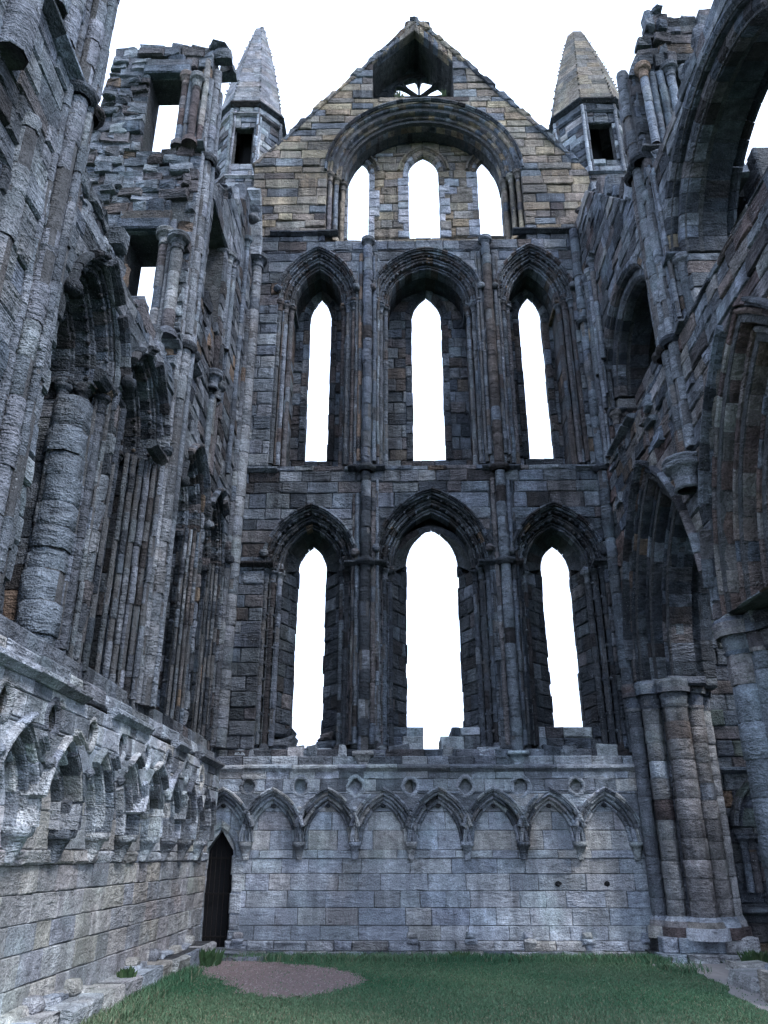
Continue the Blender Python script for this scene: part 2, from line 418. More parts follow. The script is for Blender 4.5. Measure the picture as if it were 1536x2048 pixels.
def jambs(T, fr, A, o0, o1, d0, d1, v0, v1, palette, sides=(-1, 1), name='jamb_stone', ch=(.24, .36), wob=.01):
    for s in sides:
        v = v0
        while v < v1-.02:
            h = min(U(*ch), v1-v)
            if v1-v-h < .1: h = v1-v
            a, b = A.uc+s*(A.a+o0+U(-wob, wob)), A.uc+s*(A.a+o1)
            if a > b: a, b = b, a
            block(T, fr, [(a, v+.005), (b, v+.005), (b, v+h-.005), (a, v+h-.005)], d0+U(-.01, .01), d1, pal(palette), name)
            v += h
def splay(T, fr, pa, pb, v0, v1, palette, ch=(.24, .34), name='jamb_stone', thick=.4, ln=(.3, .6)):
    """slanting reveal from (u, d) pa to (u, d) pb"""
    A0, B0 = fr.P(pa[0], 0, pa[1]), fr.P(pb[0], 0, pb[1])
    L = math.dist(A0, B0); u = ((B0[0]-A0[0])/L, (B0[1]-A0[1])/L, 0)
    n = (u[1], -u[0], 0); c = fr.P((pa[0]+pb[0])/2, 0, -1); 
    if (c[0]-A0[0])*n[0]+(c[1]-A0[1])*n[1] < 0: n = (-n[0], -n[1], 0)
    masonry(T, Frame(A0, u, n), 0, L, v0, v1, palette, ch, ln, name=name, thick=thick)
def loft(T, fr, A, da, B, db, palette, n=5, parent=None, k=.14):
    """stones of the slanting soffit between two arches at different depth"""
    for s in (-1, 1):
        for i in range(n):
            t0, t1 = i/n+.004, (i+1)/n-.004; V = []
            for (X, d, o) in ((A, da, 0), (B, db, 0), (B, db, k), (A, da, k)):
                for t in (t0, (t0+t1)/2, t1):
                    du, dv = X.pt(o, t); V.append(fr.P(X.uc+s*du, X.vs+dv, d))
            F = [(a*3+j, a*3+j+1, ((a+1) % 4)*3+j+1, ((a+1) % 4)*3+j) for a in range(4) for j in range(2)] + [(0, 3, 6, 9), (2, 5, 8, 11)]
            T.add('voussoir', V, F, pal(palette), parent)

# ================================================================== THE BUILDING
NY, WX, EX = 16.0, -3.55, 4.6
FN = Frame((0, NY, 0), (1, 0, 0), (0, -1, 0))
FW = Frame((WX, 0, 0), (0, 1, 0), (1, 0, 0))
FE = Frame((EX, 0, 0), (0, 1, 0), (-1, 0, 0))

def corbel(T, fr, u, v, palette, wd=.11, dp=.22, h=.30):
    rg = [(v-h, .45, .35), (v-h*.6, .6, .6), (v-h*.28, .8, .85), (v-h*.25, 1, 1), (v, 1.02, 1.02)]; V, F = [], []
    for (vv, a, b) in rg:
        q = wd*a*U(.93, 1.07); e = -dp*b*U(.93, 1.05)
        for (uu, dd) in ((-q, .05), (-q, e*.8), (-q*.6, e), (q*.6, e), (q, e*.8), (q, .05)): V.append(fr.P(u+uu, vv+U(-.008, .008), dd))
    for k in range(4):
        for i in range(6): j = (i+1) % 6; F.append((k*6+i, k*6+j, k*6+6+j, k*6+6+i))
    F += [tuple(range(6)), tuple(24+i for i in range(6))]
    T.add('corbel', V, F, pal(palette))
def roundel(T, fr, u, v, r, palette, d=-.2):
    V, F = [], []; n, m = 14, 5; r *= U(.86, 1.05); h_ = U(.8, 1.1)
    for i in range(n):
        a = 2*math.pi*i/n; k = 1+.05*math.cos(4*a)
        for j in range(m):
            b = math.pi*(j/(m-1)); q = (r*k+.042*math.cos(b)*-1)*U(.96, 1.04)
            V.append(fr.P(u+q*math.cos(a), v+q*math.sin(a)*1.12, d+.03-.05*h_*math.sin(b)*U(.8, 1.1)))
    for i in range(n):
        for j in range(m-1): l = (i+1) % n; F.append((i*m+j, l*m+j, l*m+j+1, i*m+j+1))
    T.add('roundel', V, F, pal(palette))
def blind_arcade(T, fr, centres, half, palette, pw, u0, u1, dp=.22, holes=(), erode=0.):
    VS, RI = 1.84, .66
    hs = []
    for c in centres:
        A = Arch(c, half-.125, VS, RI, VS)
        core = archcore(T, fr, A, [(0, .18, -.10, .05)], 'blind_arch')
        ring(T, fr, A, 0, .08, -dp*.40, .02, palette, 3, core, jit=.009)
        ring(T, fr, A, .07, .145, -dp*.70, .0, palette, 3, core, jit=.010, skip=erode*.4)
        ring(T, fr, A, .135, .205, -dp*1.0, .0, palette, 4, core, jit=.012, skip=erode*.4)
        lump(T, fr.P(c, VS+RI-.035, -dp*.35), .05, pal('dark'), 'arch_cusp', 7, (1.1, .8, .8))
        ring(T, fr, A, .20, .265, -dp-.08, -.05, palette, 4, core, hoodp, tstart=.22, name='hood_mould', jit=.004, skip=erode)
        hs.append(Hole(A, .19))
    rs = []
    for i in range(len(centres)-1):
        u = (centres[i]+centres[i+1])/2; rs.append(Rect(u-.115, u+.115, 2.67, 2.93))
        roundel(T, fr, u, 2.80, .165, palette, -dp)
        p = fr.P(u, 2.40, -dp-.03); lump(T, p, .055, pal(palette), 'carved_stop')
    masonry(T, fr, u0, u1, VS, 3.08, palette, (.18, .3), (.25, .6), hs+rs+list(holes), d0=-dp, thick=dp+.02, fine=True)
    string(T, fr, u0, u1, 3.06, palette, .10, .13, d0=-dp, skip=erode*.5)
    # splayed top of the arcade, back to the wall face
    masonry(T, fr, u0, u1, 3.16, 3.36, palette, (.19, .2), (.4, .9), d0=-dp*.6, thick=dp, proud=.03, back=.3)
    es = [centres[0]-half] + [(a+b)/2 for a, b in zip(centres, centres[1:])] + [centres[-1]+half]
    for e in es:
        if u0-.1 < e < u1+.1: corbel(T, fr, e, VS, palette)

def window(T, fr, A, orders, hood, pa, pj, front_sill, shafts=True, cap=.26, n=7, back=1.1, boss=False, capz=None, r=.058, hoodskip=0.):
    """moulded arch of several orders on jamb shafts; returns the hole to leave in the wall"""
    o = 0; spec = []
    for (wd, d0, d1) in orders: spec.append((o, o+wd, d0, d1)); o += wd
    core = archcore(T, fr, A, spec)
    for i, (o0, o1, d0, d1) in enumerate(spec):
        ring(T, fr, A, o0, o1, d0, min(d1, d0+.35), pa, n+i+2, core, roll2)
        if d1 > d0+.36: ring(T, fr, A, o0+.01, o1, d0+.35, d1, ('dark', 1), n, core, chamf, jit=.004)
    ring(T, fr, A, o, o+hood, -.10, .06, pa, n+len(spec), core, hoodp, tstart=.16, name='hood_mould', skip=hoodskip)
    for s in (-1, 1):
        du, dv = A.pt(o+hood*.5, .15); lump(T, fr.P(A.uc+s*du, A.vs+dv-.03, -.08), .095, pal(pa), 'carved_stop')
    for (o0, o1, d0, d1) in spec:
        jambs(T, fr, A, o0+(.05 if shafts else 0), o1, d0+.10, d1, front_sill, A.vs, pj)
        if shafts:
            for s in (-1, 1):
                shaft(T, fr, A.uc+s*(A.a+o0+r*.9), d0+.09, front_sill+.1, A.vs-.16, r, pj, (.25, .42), gone=.08, cap=cap, base=rnd.random() < .4)
                shaft(T, fr, A.uc+s*(A.a+o1-.03), d0+.075, front_sill+.1, A.vs-.05, .030, pj, (.25, .42), gone=.06)
        # abacus over the jamb
        for s in (-1, 1):
            a, b = sorted((A.uc+s*(A.a+o0-.03), A.uc+s*(A.a+o1+.01)))
            block(T, fr, [(a, A.vs-.07), (b, A.vs-.07), (b, A.vs+.02), (a, A.vs+.02)], d0-.03, d1, pal(pa), 'abacus', ch=.02)
    for (o0, o1, d0, d1) in spec[1:]:
        k = max(5, int(A.length(o0)/.15))
        for s in (-1, 1):
            for i in range(k):
                if rnd.random() < .85:
                    du, dv = A.pt(o0-.004, (i+.5)/k); lump(T, fr.P(A.uc+s*du, A.vs+dv, d0+.055), .032, pal(pa), 'nailhead', 5)
    if boss:
        for (o0, o1, d0, d1) in spec[1:]:
            for s in (-1, 1):
                v = front_sill+.35
                while v < A.vs-.35:
                    if rnd.random() < .8: lump(T, fr.P(A.uc+s*(A.a+o0+.01), v, d0+.09), .045, pal(pj), 'nailhead', 6)
                    v += .34
    return Hole(A, o-.01, front_sill)

def ragged_top(T, fr, u0, u1, vfun, palette, d0, d1, size=(.2, .45)):
    """broken stones along the top of a wall"""
    u = u0
    while u < u1:
        wd = U(*size); h = U(.06, .36) if rnd.random() < .8 else U(.3, .5); v = vfun(u+wd/2)
        for k in range(2):
            a = d0+(d1-d0)*k/2+U(0, .1); b = a+(d1-d0)/2*U(.7, 1)
            block(T, fr, [(u+U(0, .05), v-.12), (u+wd, v-.12), (u+wd-U(0, .1), v+h*U(.5, 1)), (u+U(0, .1), v+h*U(.6, 1.1))], a, b, pal(palette), 'stone', ch=.04, jit=.03, rough=.03)
        if rnd.random() < .7: lump(T, fr.P(u+U(0, wd), v+h*U(.3, .9), d0+(d1-d0)*U(.1, .8)), U(.07, .17), pal(palette), 'stone', 7, (U(.9, 1.5), U(.9, 1.5), U(.6, .9)), None, .25)
        u += wd

# ------------------------------------------------------------------ the gable wall that closes the transept
G = Thing('gable_wall', 'tall roofless gable wall with three tiers of open lancet windows above a blind arcade', 'wall', (.7, NY, 0))
GL, GR = -3.75, 5.15
def gclip(v):
    if v < 16.25: return -3.62, 4.72
    return max(GL, .7-(24.4-v)/1.272), min(GR, .7+(24.4-v)/1.365)
low = [Arch(-1.86, .62, 7.28, .95, 3.5), Arch(.76, .86, 7.32, 1.28, 3.5), Arch(3.40, .62, 7.28, .95, 3.5)]
mid = [Arch(-1.93, .60, 14.22, 1.10, 9.62), Arch(.78, .97, 14.18, 1.12, 9.62), Arch(3.40, .58, 14.22, 1.10, 9.62)]
lowl = [Arch(-1.92, .325, 7.52, .62, 3.70), Arch(.785, .59, 7.62, .95, 4.06), Arch(3.56, .325, 7.52, .60, 4.06)]
midl = [Arch(-1.945, .275, 14.40, .76, 10.32), Arch(.80, .39, 14.38, .80, 10.32), Arch(3.49, .295, 14.40, .76, 10.35)]
gabl = [Arch(-1.01, .29, 19.34, .54, 16.95), Arch(.815, .42, 19.36, .66, 17.0), Arch(2.64, .32, 19.34, .56, 17.05)]
holes = []
for A in low:
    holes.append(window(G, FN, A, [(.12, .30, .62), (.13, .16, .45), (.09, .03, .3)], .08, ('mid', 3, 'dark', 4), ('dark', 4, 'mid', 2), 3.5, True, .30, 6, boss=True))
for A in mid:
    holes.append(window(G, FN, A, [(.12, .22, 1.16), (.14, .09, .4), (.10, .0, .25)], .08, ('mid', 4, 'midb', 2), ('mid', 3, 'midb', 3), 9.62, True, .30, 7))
# lower tier: slanting reveals to narrow lights
for A, B in zip(low, lowl):
    for s in (-1, 1):
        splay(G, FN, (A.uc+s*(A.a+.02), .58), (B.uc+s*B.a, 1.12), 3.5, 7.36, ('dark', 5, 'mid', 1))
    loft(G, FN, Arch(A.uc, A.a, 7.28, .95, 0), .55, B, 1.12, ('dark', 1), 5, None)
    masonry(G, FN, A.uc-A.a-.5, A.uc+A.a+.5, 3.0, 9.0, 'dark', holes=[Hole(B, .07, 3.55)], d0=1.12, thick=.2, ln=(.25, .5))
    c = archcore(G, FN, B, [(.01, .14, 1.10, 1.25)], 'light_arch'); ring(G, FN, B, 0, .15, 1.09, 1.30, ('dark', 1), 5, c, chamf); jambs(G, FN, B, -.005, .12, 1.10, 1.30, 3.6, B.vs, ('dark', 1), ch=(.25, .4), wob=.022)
    n = max(2, int(A.a*4))
FSI = Frame((0, NY+.45, 0), (1, 0, 0), (0, -1, 0))
masonry(G, FSI, -2.6, -1.1, 3.1, 3.58, ('mid', 2, 'pale', 1), (.2, .26), (.3, .5), thick=1.1, proud=.04, rough=.02, back=.3)     # worn sills
masonry(G, FSI, -.25, 1.75, 3.1, 3.98, ('mid', 2, 'pale', 1), (.2, .26), (.3, .6), [Rect(.50, .84, 3.52, 3.8), Rect(.50, 1.06, 3.8, 4.2)], thick=1.1, proud=.04, rough=.02, back=.3)
masonry(G, FSI, 2.7, 4.1, 3.1, 3.98, ('mid', 1, 'pale', 2), (.2, .26), (.3, .6), thick=1.1, proud=.03, rough=.02, back=.3)
for (a, b, c, e) in ((-2.55, 3.55, -2.12, 3.80), (-1.66, 3.55, -1.2, 3.74), (-2.5, 3.8, -2.16, 3.97), (-1.6, 3.74, -1.3, 3.9)):
    block(G, FN, [(a, b), (c-.03, b), (c, e), (a, e-.04)], .42, 1.3, pal(('mid', 1, 'dark', 1)), ch=.05, jit=.03)
rubble(G, FN, -3.2, 4.4, 3.33, 3.40, ('grey', 2, 'mid', 1, 'pale', 1), -.02, (.2, .55), .55, None, depth=.06)
# middle tier: flat rear wall with one light each
for A, B in zip(mid, midl):
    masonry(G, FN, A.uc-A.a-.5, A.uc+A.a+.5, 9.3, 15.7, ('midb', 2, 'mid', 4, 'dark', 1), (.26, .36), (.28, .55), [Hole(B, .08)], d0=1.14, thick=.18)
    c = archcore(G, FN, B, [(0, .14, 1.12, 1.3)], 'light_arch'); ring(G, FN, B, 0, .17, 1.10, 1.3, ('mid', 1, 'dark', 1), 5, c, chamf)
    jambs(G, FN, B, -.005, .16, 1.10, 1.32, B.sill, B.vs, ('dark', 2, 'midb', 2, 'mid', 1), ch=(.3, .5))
# gable tier: one broad round arch over three lights
BIG = Arch(.78, 2.12, 18.42, 2.06, 16.02)
bc = archcore(G, FN, BIG, [(0, .2, .25, .95), (.2, .5, .05, .5)], 'great_round_arch')
ring(G, FN, BIG, 0, .10, .42, .62, ('ochre', 1, 'mid', 2), 16, bc, jit=.006); ring(G, FN, BIG, .02, .12, .62, 1.05, ('dark', 3, 'midb', 1), 14, bc, chamf, jit=.004)
ring(G, FN, BIG, .10, .20, .22, .6, ('ochre', 1, 'mid', 2), 17, bc, jit=.006)
ring(G, FN, BIG, .20, .33, .10, .5, ('ochre', 1, 'mid', 2), 18, bc, jit=.006)
ring(G, FN, BIG, .33, .46, .0, .4, ('ochre', 2, 'mid', 3), 19, bc, jit=.006)
ring(G, FN, BIG, .46, .54, -.09, .08, ('dark', 2, 'mid', 2), 16, bc, hoodp, name='hood_mould')
for (o0, o1, d0, d1) in ((0, .16, .40, 1.05), (.16, .32, .2, .6), (.32, .47, .06, .4)):
    jambs(G, FN, BIG, o0+.05, o1, d0+.1, d1, 16.2, 18.4, ('ochre', 2, 'mid', 1))
    for s in (-1, 1): shaft(G, FN, .78+s*(2.12+o0+.065), d0+.08, 16.35, 18.3, .068, ('ochre', 2, 'mid', 1), (.25, .45), gone=.05, cap=.28, base=True)
masonry(G, FN, .78-2.75, .78+2.75, 16.0, 21.1, ('ochre', 6, 'quoin', 1), (.24, .33), (.28, .6), [Hole(B, .09) for B in gabl], d0=1.0, thick=.14)
for B in gabl:
    c = archcore(G, FN, B, [(0, .18, .96, 1.2)], 'light_arch'); ring(G, FN, B, 0, .14, .98, 1.15, ('ochre', 2, 'quoin', 2), 5, c, chamf)
    ring(G, FN, B, .2, .32, .93, 1.2, ('ochre', 1), 4, c, hoodp, tstart=.05, name='hood_mould')
    for s in (-1, 1):
        v = B.sill
        while v < B.vs-.05:
            h = min(U(.24, .34), B.vs-v); wd = rnd.choice((.16, .30))
            a, b = sorted((B.uc+s*(B.a+U(-.006, .006)), B.uc+s*(B.a+wd)))
            block(G, FN, [(a, v+.004), (b, v+.004), (b, v+h-.004), (a, v+h-.004)], .965, 1.15, pal(('quoin', 5, 'ochre', 1)), 'jamb_stone'); v += h
holes += [Hole(BIG, .45, 16.02), Gab(-.60, 1.68, 21.12, 22.55, .62, 23.85)]
# main face
masonry(G, FN, 0, 0, 3.32, 9.5, ('mid', 6, 'grey', 1, 'dark', 1, 'midb', .5), (.24, .34), (.3, .75), holes, gclip, thick=1.55, proud=.014)
masonry(G, FN, 0, 0, 9.5, 16.2, ('mid', 5, 'grey', 2, 'midb', .6), (.26, .36), (.3, .8), holes, gclip, thick=1.55, proud=.014)
masonry(G, FN, 0, 0, 16.2, 24.3, ('ochre', 6, 'midb', 1, 'grey', 1), (.22, .32), (.35, .95), holes, gclip, thick=1.3, proud=.02)
# lower wall under the blind arcade
DOOR = Arch(-3.31, .25, 1.60, .44, .10)
masonry(G, FN, -3.62, 5.85, .22, 1.56, ('pale', 1), (.24, .32), (.35, .9), [Hole(DOOR)], thick=1.5, proud=.004, fine=True)
masonry(G, FN, -3.62, 5.85, 1.56, 1.70, ('pale', 1), (.13, .14), (.35, .9), [Hole(DOOR)], d0=-.025, thick=1.5, proud=.006, fine=True)
masonry(G, FN, -3.62, 5.85, 1.70, 3.34, ('pale', 3, 'warm', 1), (.30, .36), (.5, .85), [Hole(DOOR)], thick=1.5, proud=.004, fine=True)
masonry(G, FN, 4.7, 5.85, 3.34, 9.3, ('mid', 2, 'dark', 1), (.26, .36), (.3, .6), thick=1.5)
cen = [-3.29] + [-2.355+1.03*i for i in range(7)]
DA = Arch(-3.29, .36, 1.84, .66, 1.84)
blind_arcade(G, FN, cen, .515, ('pale', 4, 'grey', 2), None, -3.6, 4.75, erode=.12)
core = archcore(G, FN, DOOR, [(0, .14, -.04, .3)], 'door_arch'); ring(G, FN, DOOR, 0, .16, -.05, .3, 'pale', 3, core, chamf)
jambs(G, FN, DOOR, -.01, .2, -.02, .5, .1, 1.62, 'pale', (1,), wob=.02); jambs(G, FN, DOOR, -.01, .1, -.01, .12, .1, 1.62, 'pale', (-1,))
# shaft bases, plinth, worn footing
for i in range(8):
    u = -2.87+1.03*i
    if i in (1, 2): continue
    block(G, FN, [(u-.11, .18), (u+.11, .18), (u+.10, .26), (u-.10, .26)], -.16, .02, pal('pale'), 'shaft_base', ch=.02, jit=.012)
    block(G, FN, [(u-.085, .26), (u+.085, .26), (u+.075, .36), (u-.075, .36)], -.09, .02, pal('pale'), 'shaft_base', ch=.02, jit=.012)
masonry(G, FN, -3.1, 4.75, .06, .23, ('pale', 2, 'warm', 1), (.16, .18), (.3, .8), d0=-.10, thick=.3, proud=.03, rough=.02)
masonry(G, FN, -3.1, 4.75, -.2, .08, ('warm', 2, 'mid', 1), (.2, .3), (.2, .6), d0=-.24, thick=.4, proud=.05, rough=.03)
for _ in range(40):
    u = U(-2.9, 4.4); h = U(.05, .12); wd = U(.12, .35)
    block(G, FN, [(u, -.08), (u+wd, -.08), (u+wd-.02, h-.04), (u+.02, h-.04)], U(-.5, -.3), -.2, pal(('warm', 2, 'pale', 1, 'mid', 1)), 'footing_stone', ch=.03, jit=.02, rough=.02)
# door steps
for (a, b, c, e) in ((-3.6, -2.55, -.55, .10), (-3.6, -2.2, -.95, .02)):
    block(G, FN, [(a, -.1), (b, -.1), (b-.05, e), (a, e)], c, .0, pal(('warm', 1, 'mid', 1)), 'door_step', ch=.03, jit=.03, rough=.015)
# strings
string(G, FN, -3.5, -2.66, 9.45, 'mid', .13, .14); string(G, FN, -1.08, -.25, 9.47, 'dark', .15, .13); string(G, FN, 1.9, 2.75, 9.47, 'dark', .15, .13); string(G, FN, 3.95, 4.6, 9.45, 'mid', .12, .13)
string(G, FN, -3.2, -1.45, 16.18, 'dark', .13, .13); string(G, FN, 3.0, 4.7, 16.18, 'dark', .13, .13)
for a, b in ((-3.5, -2.62), (-1.12, -.22), (1.72, 2.66), (4.12, 4.6)): string(G, FN, a, b, 7.24, 'dark', .13, .13, (.3, .6))
# tall wall shafts between the windows, on corbels
for x in (-.68, 2.28):
    for (v0, v1, pl) in ((3.42, 9.42, ('dark', 2, 'mid', 3)), (9.62, 15.75, ('mid', 3, 'midb', 2))):
        shaft(G, FN, x, -.06, v0, v1, .115, pl, (.28, .42), wob=.012); 
        for s in (-1, 1):
            shaft(G, FN, x+s*.17, .0, v0+U(0, .3), v1-U(.1, .5), .055, pl, (.28, .42), wob=.008, gone=.05); shaft(G, FN, x+s*.26, .02, v0+U(0, .3), v1-U(.1, .5), .035, pl, (.28, .42), wob=.008, gone=.05)
    annulet(G, FN, x, -.06, 9.5, .15, 'dark'); annulet(G, FN, x, -.06, 7.3, .14, 'dark'); capital(G, FN, x, -.06, 15.85, .09, 'mid', .3)
    corbel(G, FN, x, 3.44, 'pale', .2, .28, .26)
# gable coping
for s, sl in ((-1, 1.272), (1, 1.365)):
    z = 18.7
    while z < 24.1:
        h = U(.22, .4); x0, x1 = .7+s*(24.4-z)/sl, .7+s*(24.4-z-h)/sl
        e_ = U(-.02, .09); a = [(x0-s*.12, z-.03), (x0+s*e_, z), (x1+s*e_, z+h-.01), (x1-s*.12, z+h-.02)]
        block(G, FN, a, -.05+U(-.02, .02), 1.35, pal(('ochre', 2, 'mid', 2, 'dark', 1)), 'coping_stone', ch=.03, jit=.02); z += h
for (x, z, r) in ((.62, 24.42, .17), (.95, 24.22, .14), (.45, 24.3, .13)): lump(G, (x, NY+.2, z), r, pal('mid'), 'coping_stone', sx=(1, 1.6, .8))
# wheel window deep in the top of the gable
WC = (.76, 22.58); WR = .98
fr2 = Frame((0, NY+1.18, 0), (1, 0, 0), (0, -1, 0))
class Circ:
    def __init__(s, u, v, r): s.u, s.v, s.r = u, v, r; s.sill, s.topv = v-r, v+r
    def span(s, v):
        q = s.r**2-(v-s.v)**2; h = math.sqrt(q) if q > 0 else 0; return s.u-h, s.u+h
masonry(G, fr2, -.9, 1.95, 21.0, 25.2, ('dark', 1), (.2, .28), (.3, .6), [Circ(*WC, WR)], lambda v: (max(-.9, .65-(25.4-v)/1.2), min(1.95, .65+(25.4-v)/1.2)), thick=.3)
def bar(T, pts, wd, d0, d1, tint, name):
    for (a, b) in zip(pts, pts[1:]):
        L = math.dist(a, b); nx, nz = -(b[1]-a[1])/L*wd/2, (b[0]-a[0])/L*wd/2
        V = [fr2.P(p[0]+s*nx, p[1]+s*nz, d) for d in (d0, d1) for p in (a, b) for s in (-1, 1)]
        T.add(name, V, [(0, 1, 3, 2), (4, 5, 7, 6), (0, 1, 5, 4), (2, 3, 7, 6), (0, 2, 6, 4), (1, 3, 7, 5)], tint)
for k in range(8):
    a = math.pi/4*k+math.pi/2
    P0 = lambda r, b: (WC[0]+r*math.cos(b), WC[1]+r*math.sin(b))
    bar(G, [P0(.05, a), P0(.50, a)], .055, .0, .16, pal('dark'), 'tracery_bar')
    m = a+math.pi/8
    bar(G, [P0(.50, a), P0(.74, a+.07), P0(.86, a+.20), P0(.80, m-.08), P0(.86, m)], .06, .0, .16, pal('dark'), 'tracery_bar')
    bar(G, [P0(.50, a+math.pi/4), P0(.74, a+math.pi/4-.07), P0(.86, a+math.pi/4-.20), P0(.80, m+.08), P0(.86, m)], .06, .0, .16, pal('dark'), 'tracery_bar')
    bar(G, [P0(.86, a-.14), P0(.80, a), P0(.86, a+.14)], .06, .0, .16, pal('dark'), 'tracery_bar')
    bar(G, [P0(.90, a), P0(.93, a+.2), P0(.93, a+.4), P0(.93, a+.6), P0(.90, a+.8)], .12, -.02, .2, pal('dark'), 'tracery_bar')
# soffit of the niche
for s in (-1, 1):
    for i in range(8):
        x0, z0, x1, z1 = (-.60 if s < 0 else 1.68), 22.55, .62, 23.85
        q = [(x0+(x1-x0)*i/8, z0+(z1-z0)*i/8), (x0+(x1-x0)*(i+1)/8, z0+(z1-z0)*(i+1)/8)]
        block(G, FN, [q[0], q[1], (q[1][0], q[1][1]+.3), (q[0][0], q[0][1]+.3)], -.03+U(-.02, .02), .24, pal(('mid', 1, 'ochre', 1)), 'coping_stone', ch=.02)
        block(G, FN, [(q[0][0], q[0][1]+.02), (q[1][0], q[1][1]+.02), (q[1][0], q[1][1]+.3), (q[0][0], q[0][1]+.3)], .25, 1.3, (.05, .052, .06, .8), 'soffit_stone', ch=.02)  # deep soffit stones darkened, shade put into their colour
# putlog holes of the lower wall: near-black lumps, their shade put into colour
for (x, z) in ((2.88, 1.14), (3.75, 1.14)):
    lump(G, (x, NY-.005, z), .055, (.006, .006, .007, 1), 'putlog_shade', sx=(1.1, .3, .9))
G.done()

# ------------------------------------------------------------------ side wall on the left
W = Thing('window_wall', 'ruined side wall on the left with blind arcade, deep paired windows and broken wall passages', 'wall', (WX, 9.5, 0))
wins = [Arch(c, .48, 7.0, .85, 3.6) for c in (7.85, 9.78, 12.72, 14.62)]
wh = []
for i, A in enumerate(wins):
    pj = ('mid', 2, 'dark', 4)
    wh.append(window(W, FW, A, [(.13, .46, 1.0), (.15, .26, .75), (.15, .08, .5)], .10, ('dark', 2, 'mid', 2), pj, 3.6, True, .3, 6, boss=i > 0, hoodskip=.25))
    masonry(W, FW, A.uc-.96, A.uc+.96, 3.4, 8.6, 'dark', (.25, .35), (.25, .5), [Hole(Arch(A.uc, .2, 7.1, .4, 4.0))], d0=1.0, thick=.5)
def wtop(y):
    if y < 6.75: return 9.35
    if y < 10.95: return 8.75+.35*math.sin(y*3.1)*.5-.25*(y-8.8)**2*.06
    return 13.3
# bays below the wall passage
masonry(W, FW, 10.9, 16.0, 3.32, 9.35, ('mid', 5, 'dark', 2, 'grey', 1), (.24, .34), (.3, .7), wh, thick=1.5, proud=.012)
masonry(W, FW, 4.0, 10.9, 3.32, 8.55, ('mid', 4, 'grey', 3, 'dark', 1), (.26, .38), (.3, .75), wh, thick=1.5, proud=.016, rough=.014)
ragged_top(W, FW, 6.8, 10.8, lambda u: 8.55, ('mid', 2, 'grey', 1), .0, 1.5)
rubble(W, FW, 6.8, 8.3, 8.5, 8.95, ('mid', 1, 'grey', 1), .1, (.18, .4)); rubble(W, FW, 9.3, 10.9, 8.5, 8.9, ('mid', 1, 'grey', 1), .15, (.18, .4))
# nearest bay, up to its broken end
nclip = lambda v: (4.0, 6.75 if v < 9.4 else 6.25-.10*math.sin(v*5))
masonry(W, FW, 4.0, 6.75, 8.55, 12.8, ('mid', 3, 'grey', 3), (.26, .38), (.3, .75), (), nclip, thick=1.4, proud=.018, rough=.014)
# bay beside the gable: passage storey
DK = Rect(12.0, 13.32, 11.05, 13.45)
tclip = lambda v: (10.9 if v < 13.4 else max(11.6, 12.0+(v-13.5)*1.0), 16.0)
masonry(W, FW, 10.9, 16.0, 9.35, 17.3, ('mid', 5, 'grey', 3, 'midb', 1), (.24, .36), (.3, .75), [DK], tclip, thick=.5, proud=.012)
ragged_top(W, FW, 12.0, 15.8, lambda u: 13.45+(u-12.0)*.98, ('grey', 2, 'mid', 2), 0, .6)
# rear of the passage and a roof slab, added to keep its opening black
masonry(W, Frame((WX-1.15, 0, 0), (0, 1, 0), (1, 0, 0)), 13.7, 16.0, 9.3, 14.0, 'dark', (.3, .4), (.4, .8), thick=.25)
W.addcore(*prism(FW, [(12.2, 13.5), (15.8, 13.5), (15.8, 14.3), (12.2, 14.3)], .45, 1.3))
# end of the wall where the bay in front has fallen: its core and two passages in section
SY = 10.88
FS = Frame((0, SY, 0), (1, 0, 0), (0, -1, 0))
PT = Rect(-4.70, -4.05, 9.3, 11.65); PC = Rect(-4.72, -4.08, 13.6, 15.5)
sclip = lambda v: (-5.75+max(0, (v-13.4))*.08, -3.55)
masonry(W, FS, 0, 0, 8.4, 13.45, ('mid', 4, 'grey', 2, 'midb', 1), (.16, .28), (.2, .55), [PT], sclip, thick=.9, proud=.07, rough=.03)
masonry(W, FS, 0, 0, 13.45, 16.35, ('grey', 2, 'mid', 4), (.2, .3), (.22, .55), [PC], sclip, thick=.62, proud=.06, rough=.03)
rubble(W, FS, -5.3, -3.75, 12.1, 13.5, ('mid', 3, 'grey', 1, 'midb', 1), -.05, (.2, .5), .45, None, depth=.07)
rubble(W, FS, -5.55, -4.8, 13.5, 15.9, ('mid', 2, 'grey', 2), -.04, (.16, .4), .35, None, depth=.05)
ragged_top(W, FS, -5.55, -3.5, lambda u: 16.38+.12*math.sin(u*4), ('grey', 1, 'mid', 2), 0, .6, (.25, .55))
for (z, x0, x1) in ((11.66, -4.85, -3.95), (15.52, -4.85, -3.95)):
    block(W, FS, [(x0, z), (x1, z), (x1, z+.22), (x0, z+.22)], -.12, .6, pal('mid'), 'lintel', ch=.02)
    block(W, FS, [(x0, z+.23), (x1, z+.23), (x1, z+.45), (x0, z+.45)], -.06, .6, pal('midb'), 'lintel', ch=.02)
# shafts beside the passages
for (x, d, z0, z1, r) in ((-3.98, .05, 9.45, 11.45, .095), (-3.72, -.06, 9.45, 11.25, .10), (-3.86, .0, 9.45, 11.3, .05), (-4.0, .05, 13.75, 15.35, .07), (-3.76, -.03, 13.75, 15.2, .075), (-3.88, .0, 13.75, 15.4, .05), (-3.62, .05, 13.75, 15.9, .06)):
    shaft(W, FS, x, d-.1, z0, z1, r, ('mid', 3, 'pier', 2), (.3, .5), cap=.3 if r > .06 else None, base=r > .06)
for z in (9.22, 9.34, 13.6): string(W, FS, -4.1, -3.5, z, 'grey', .16, .11, (.3, .6))
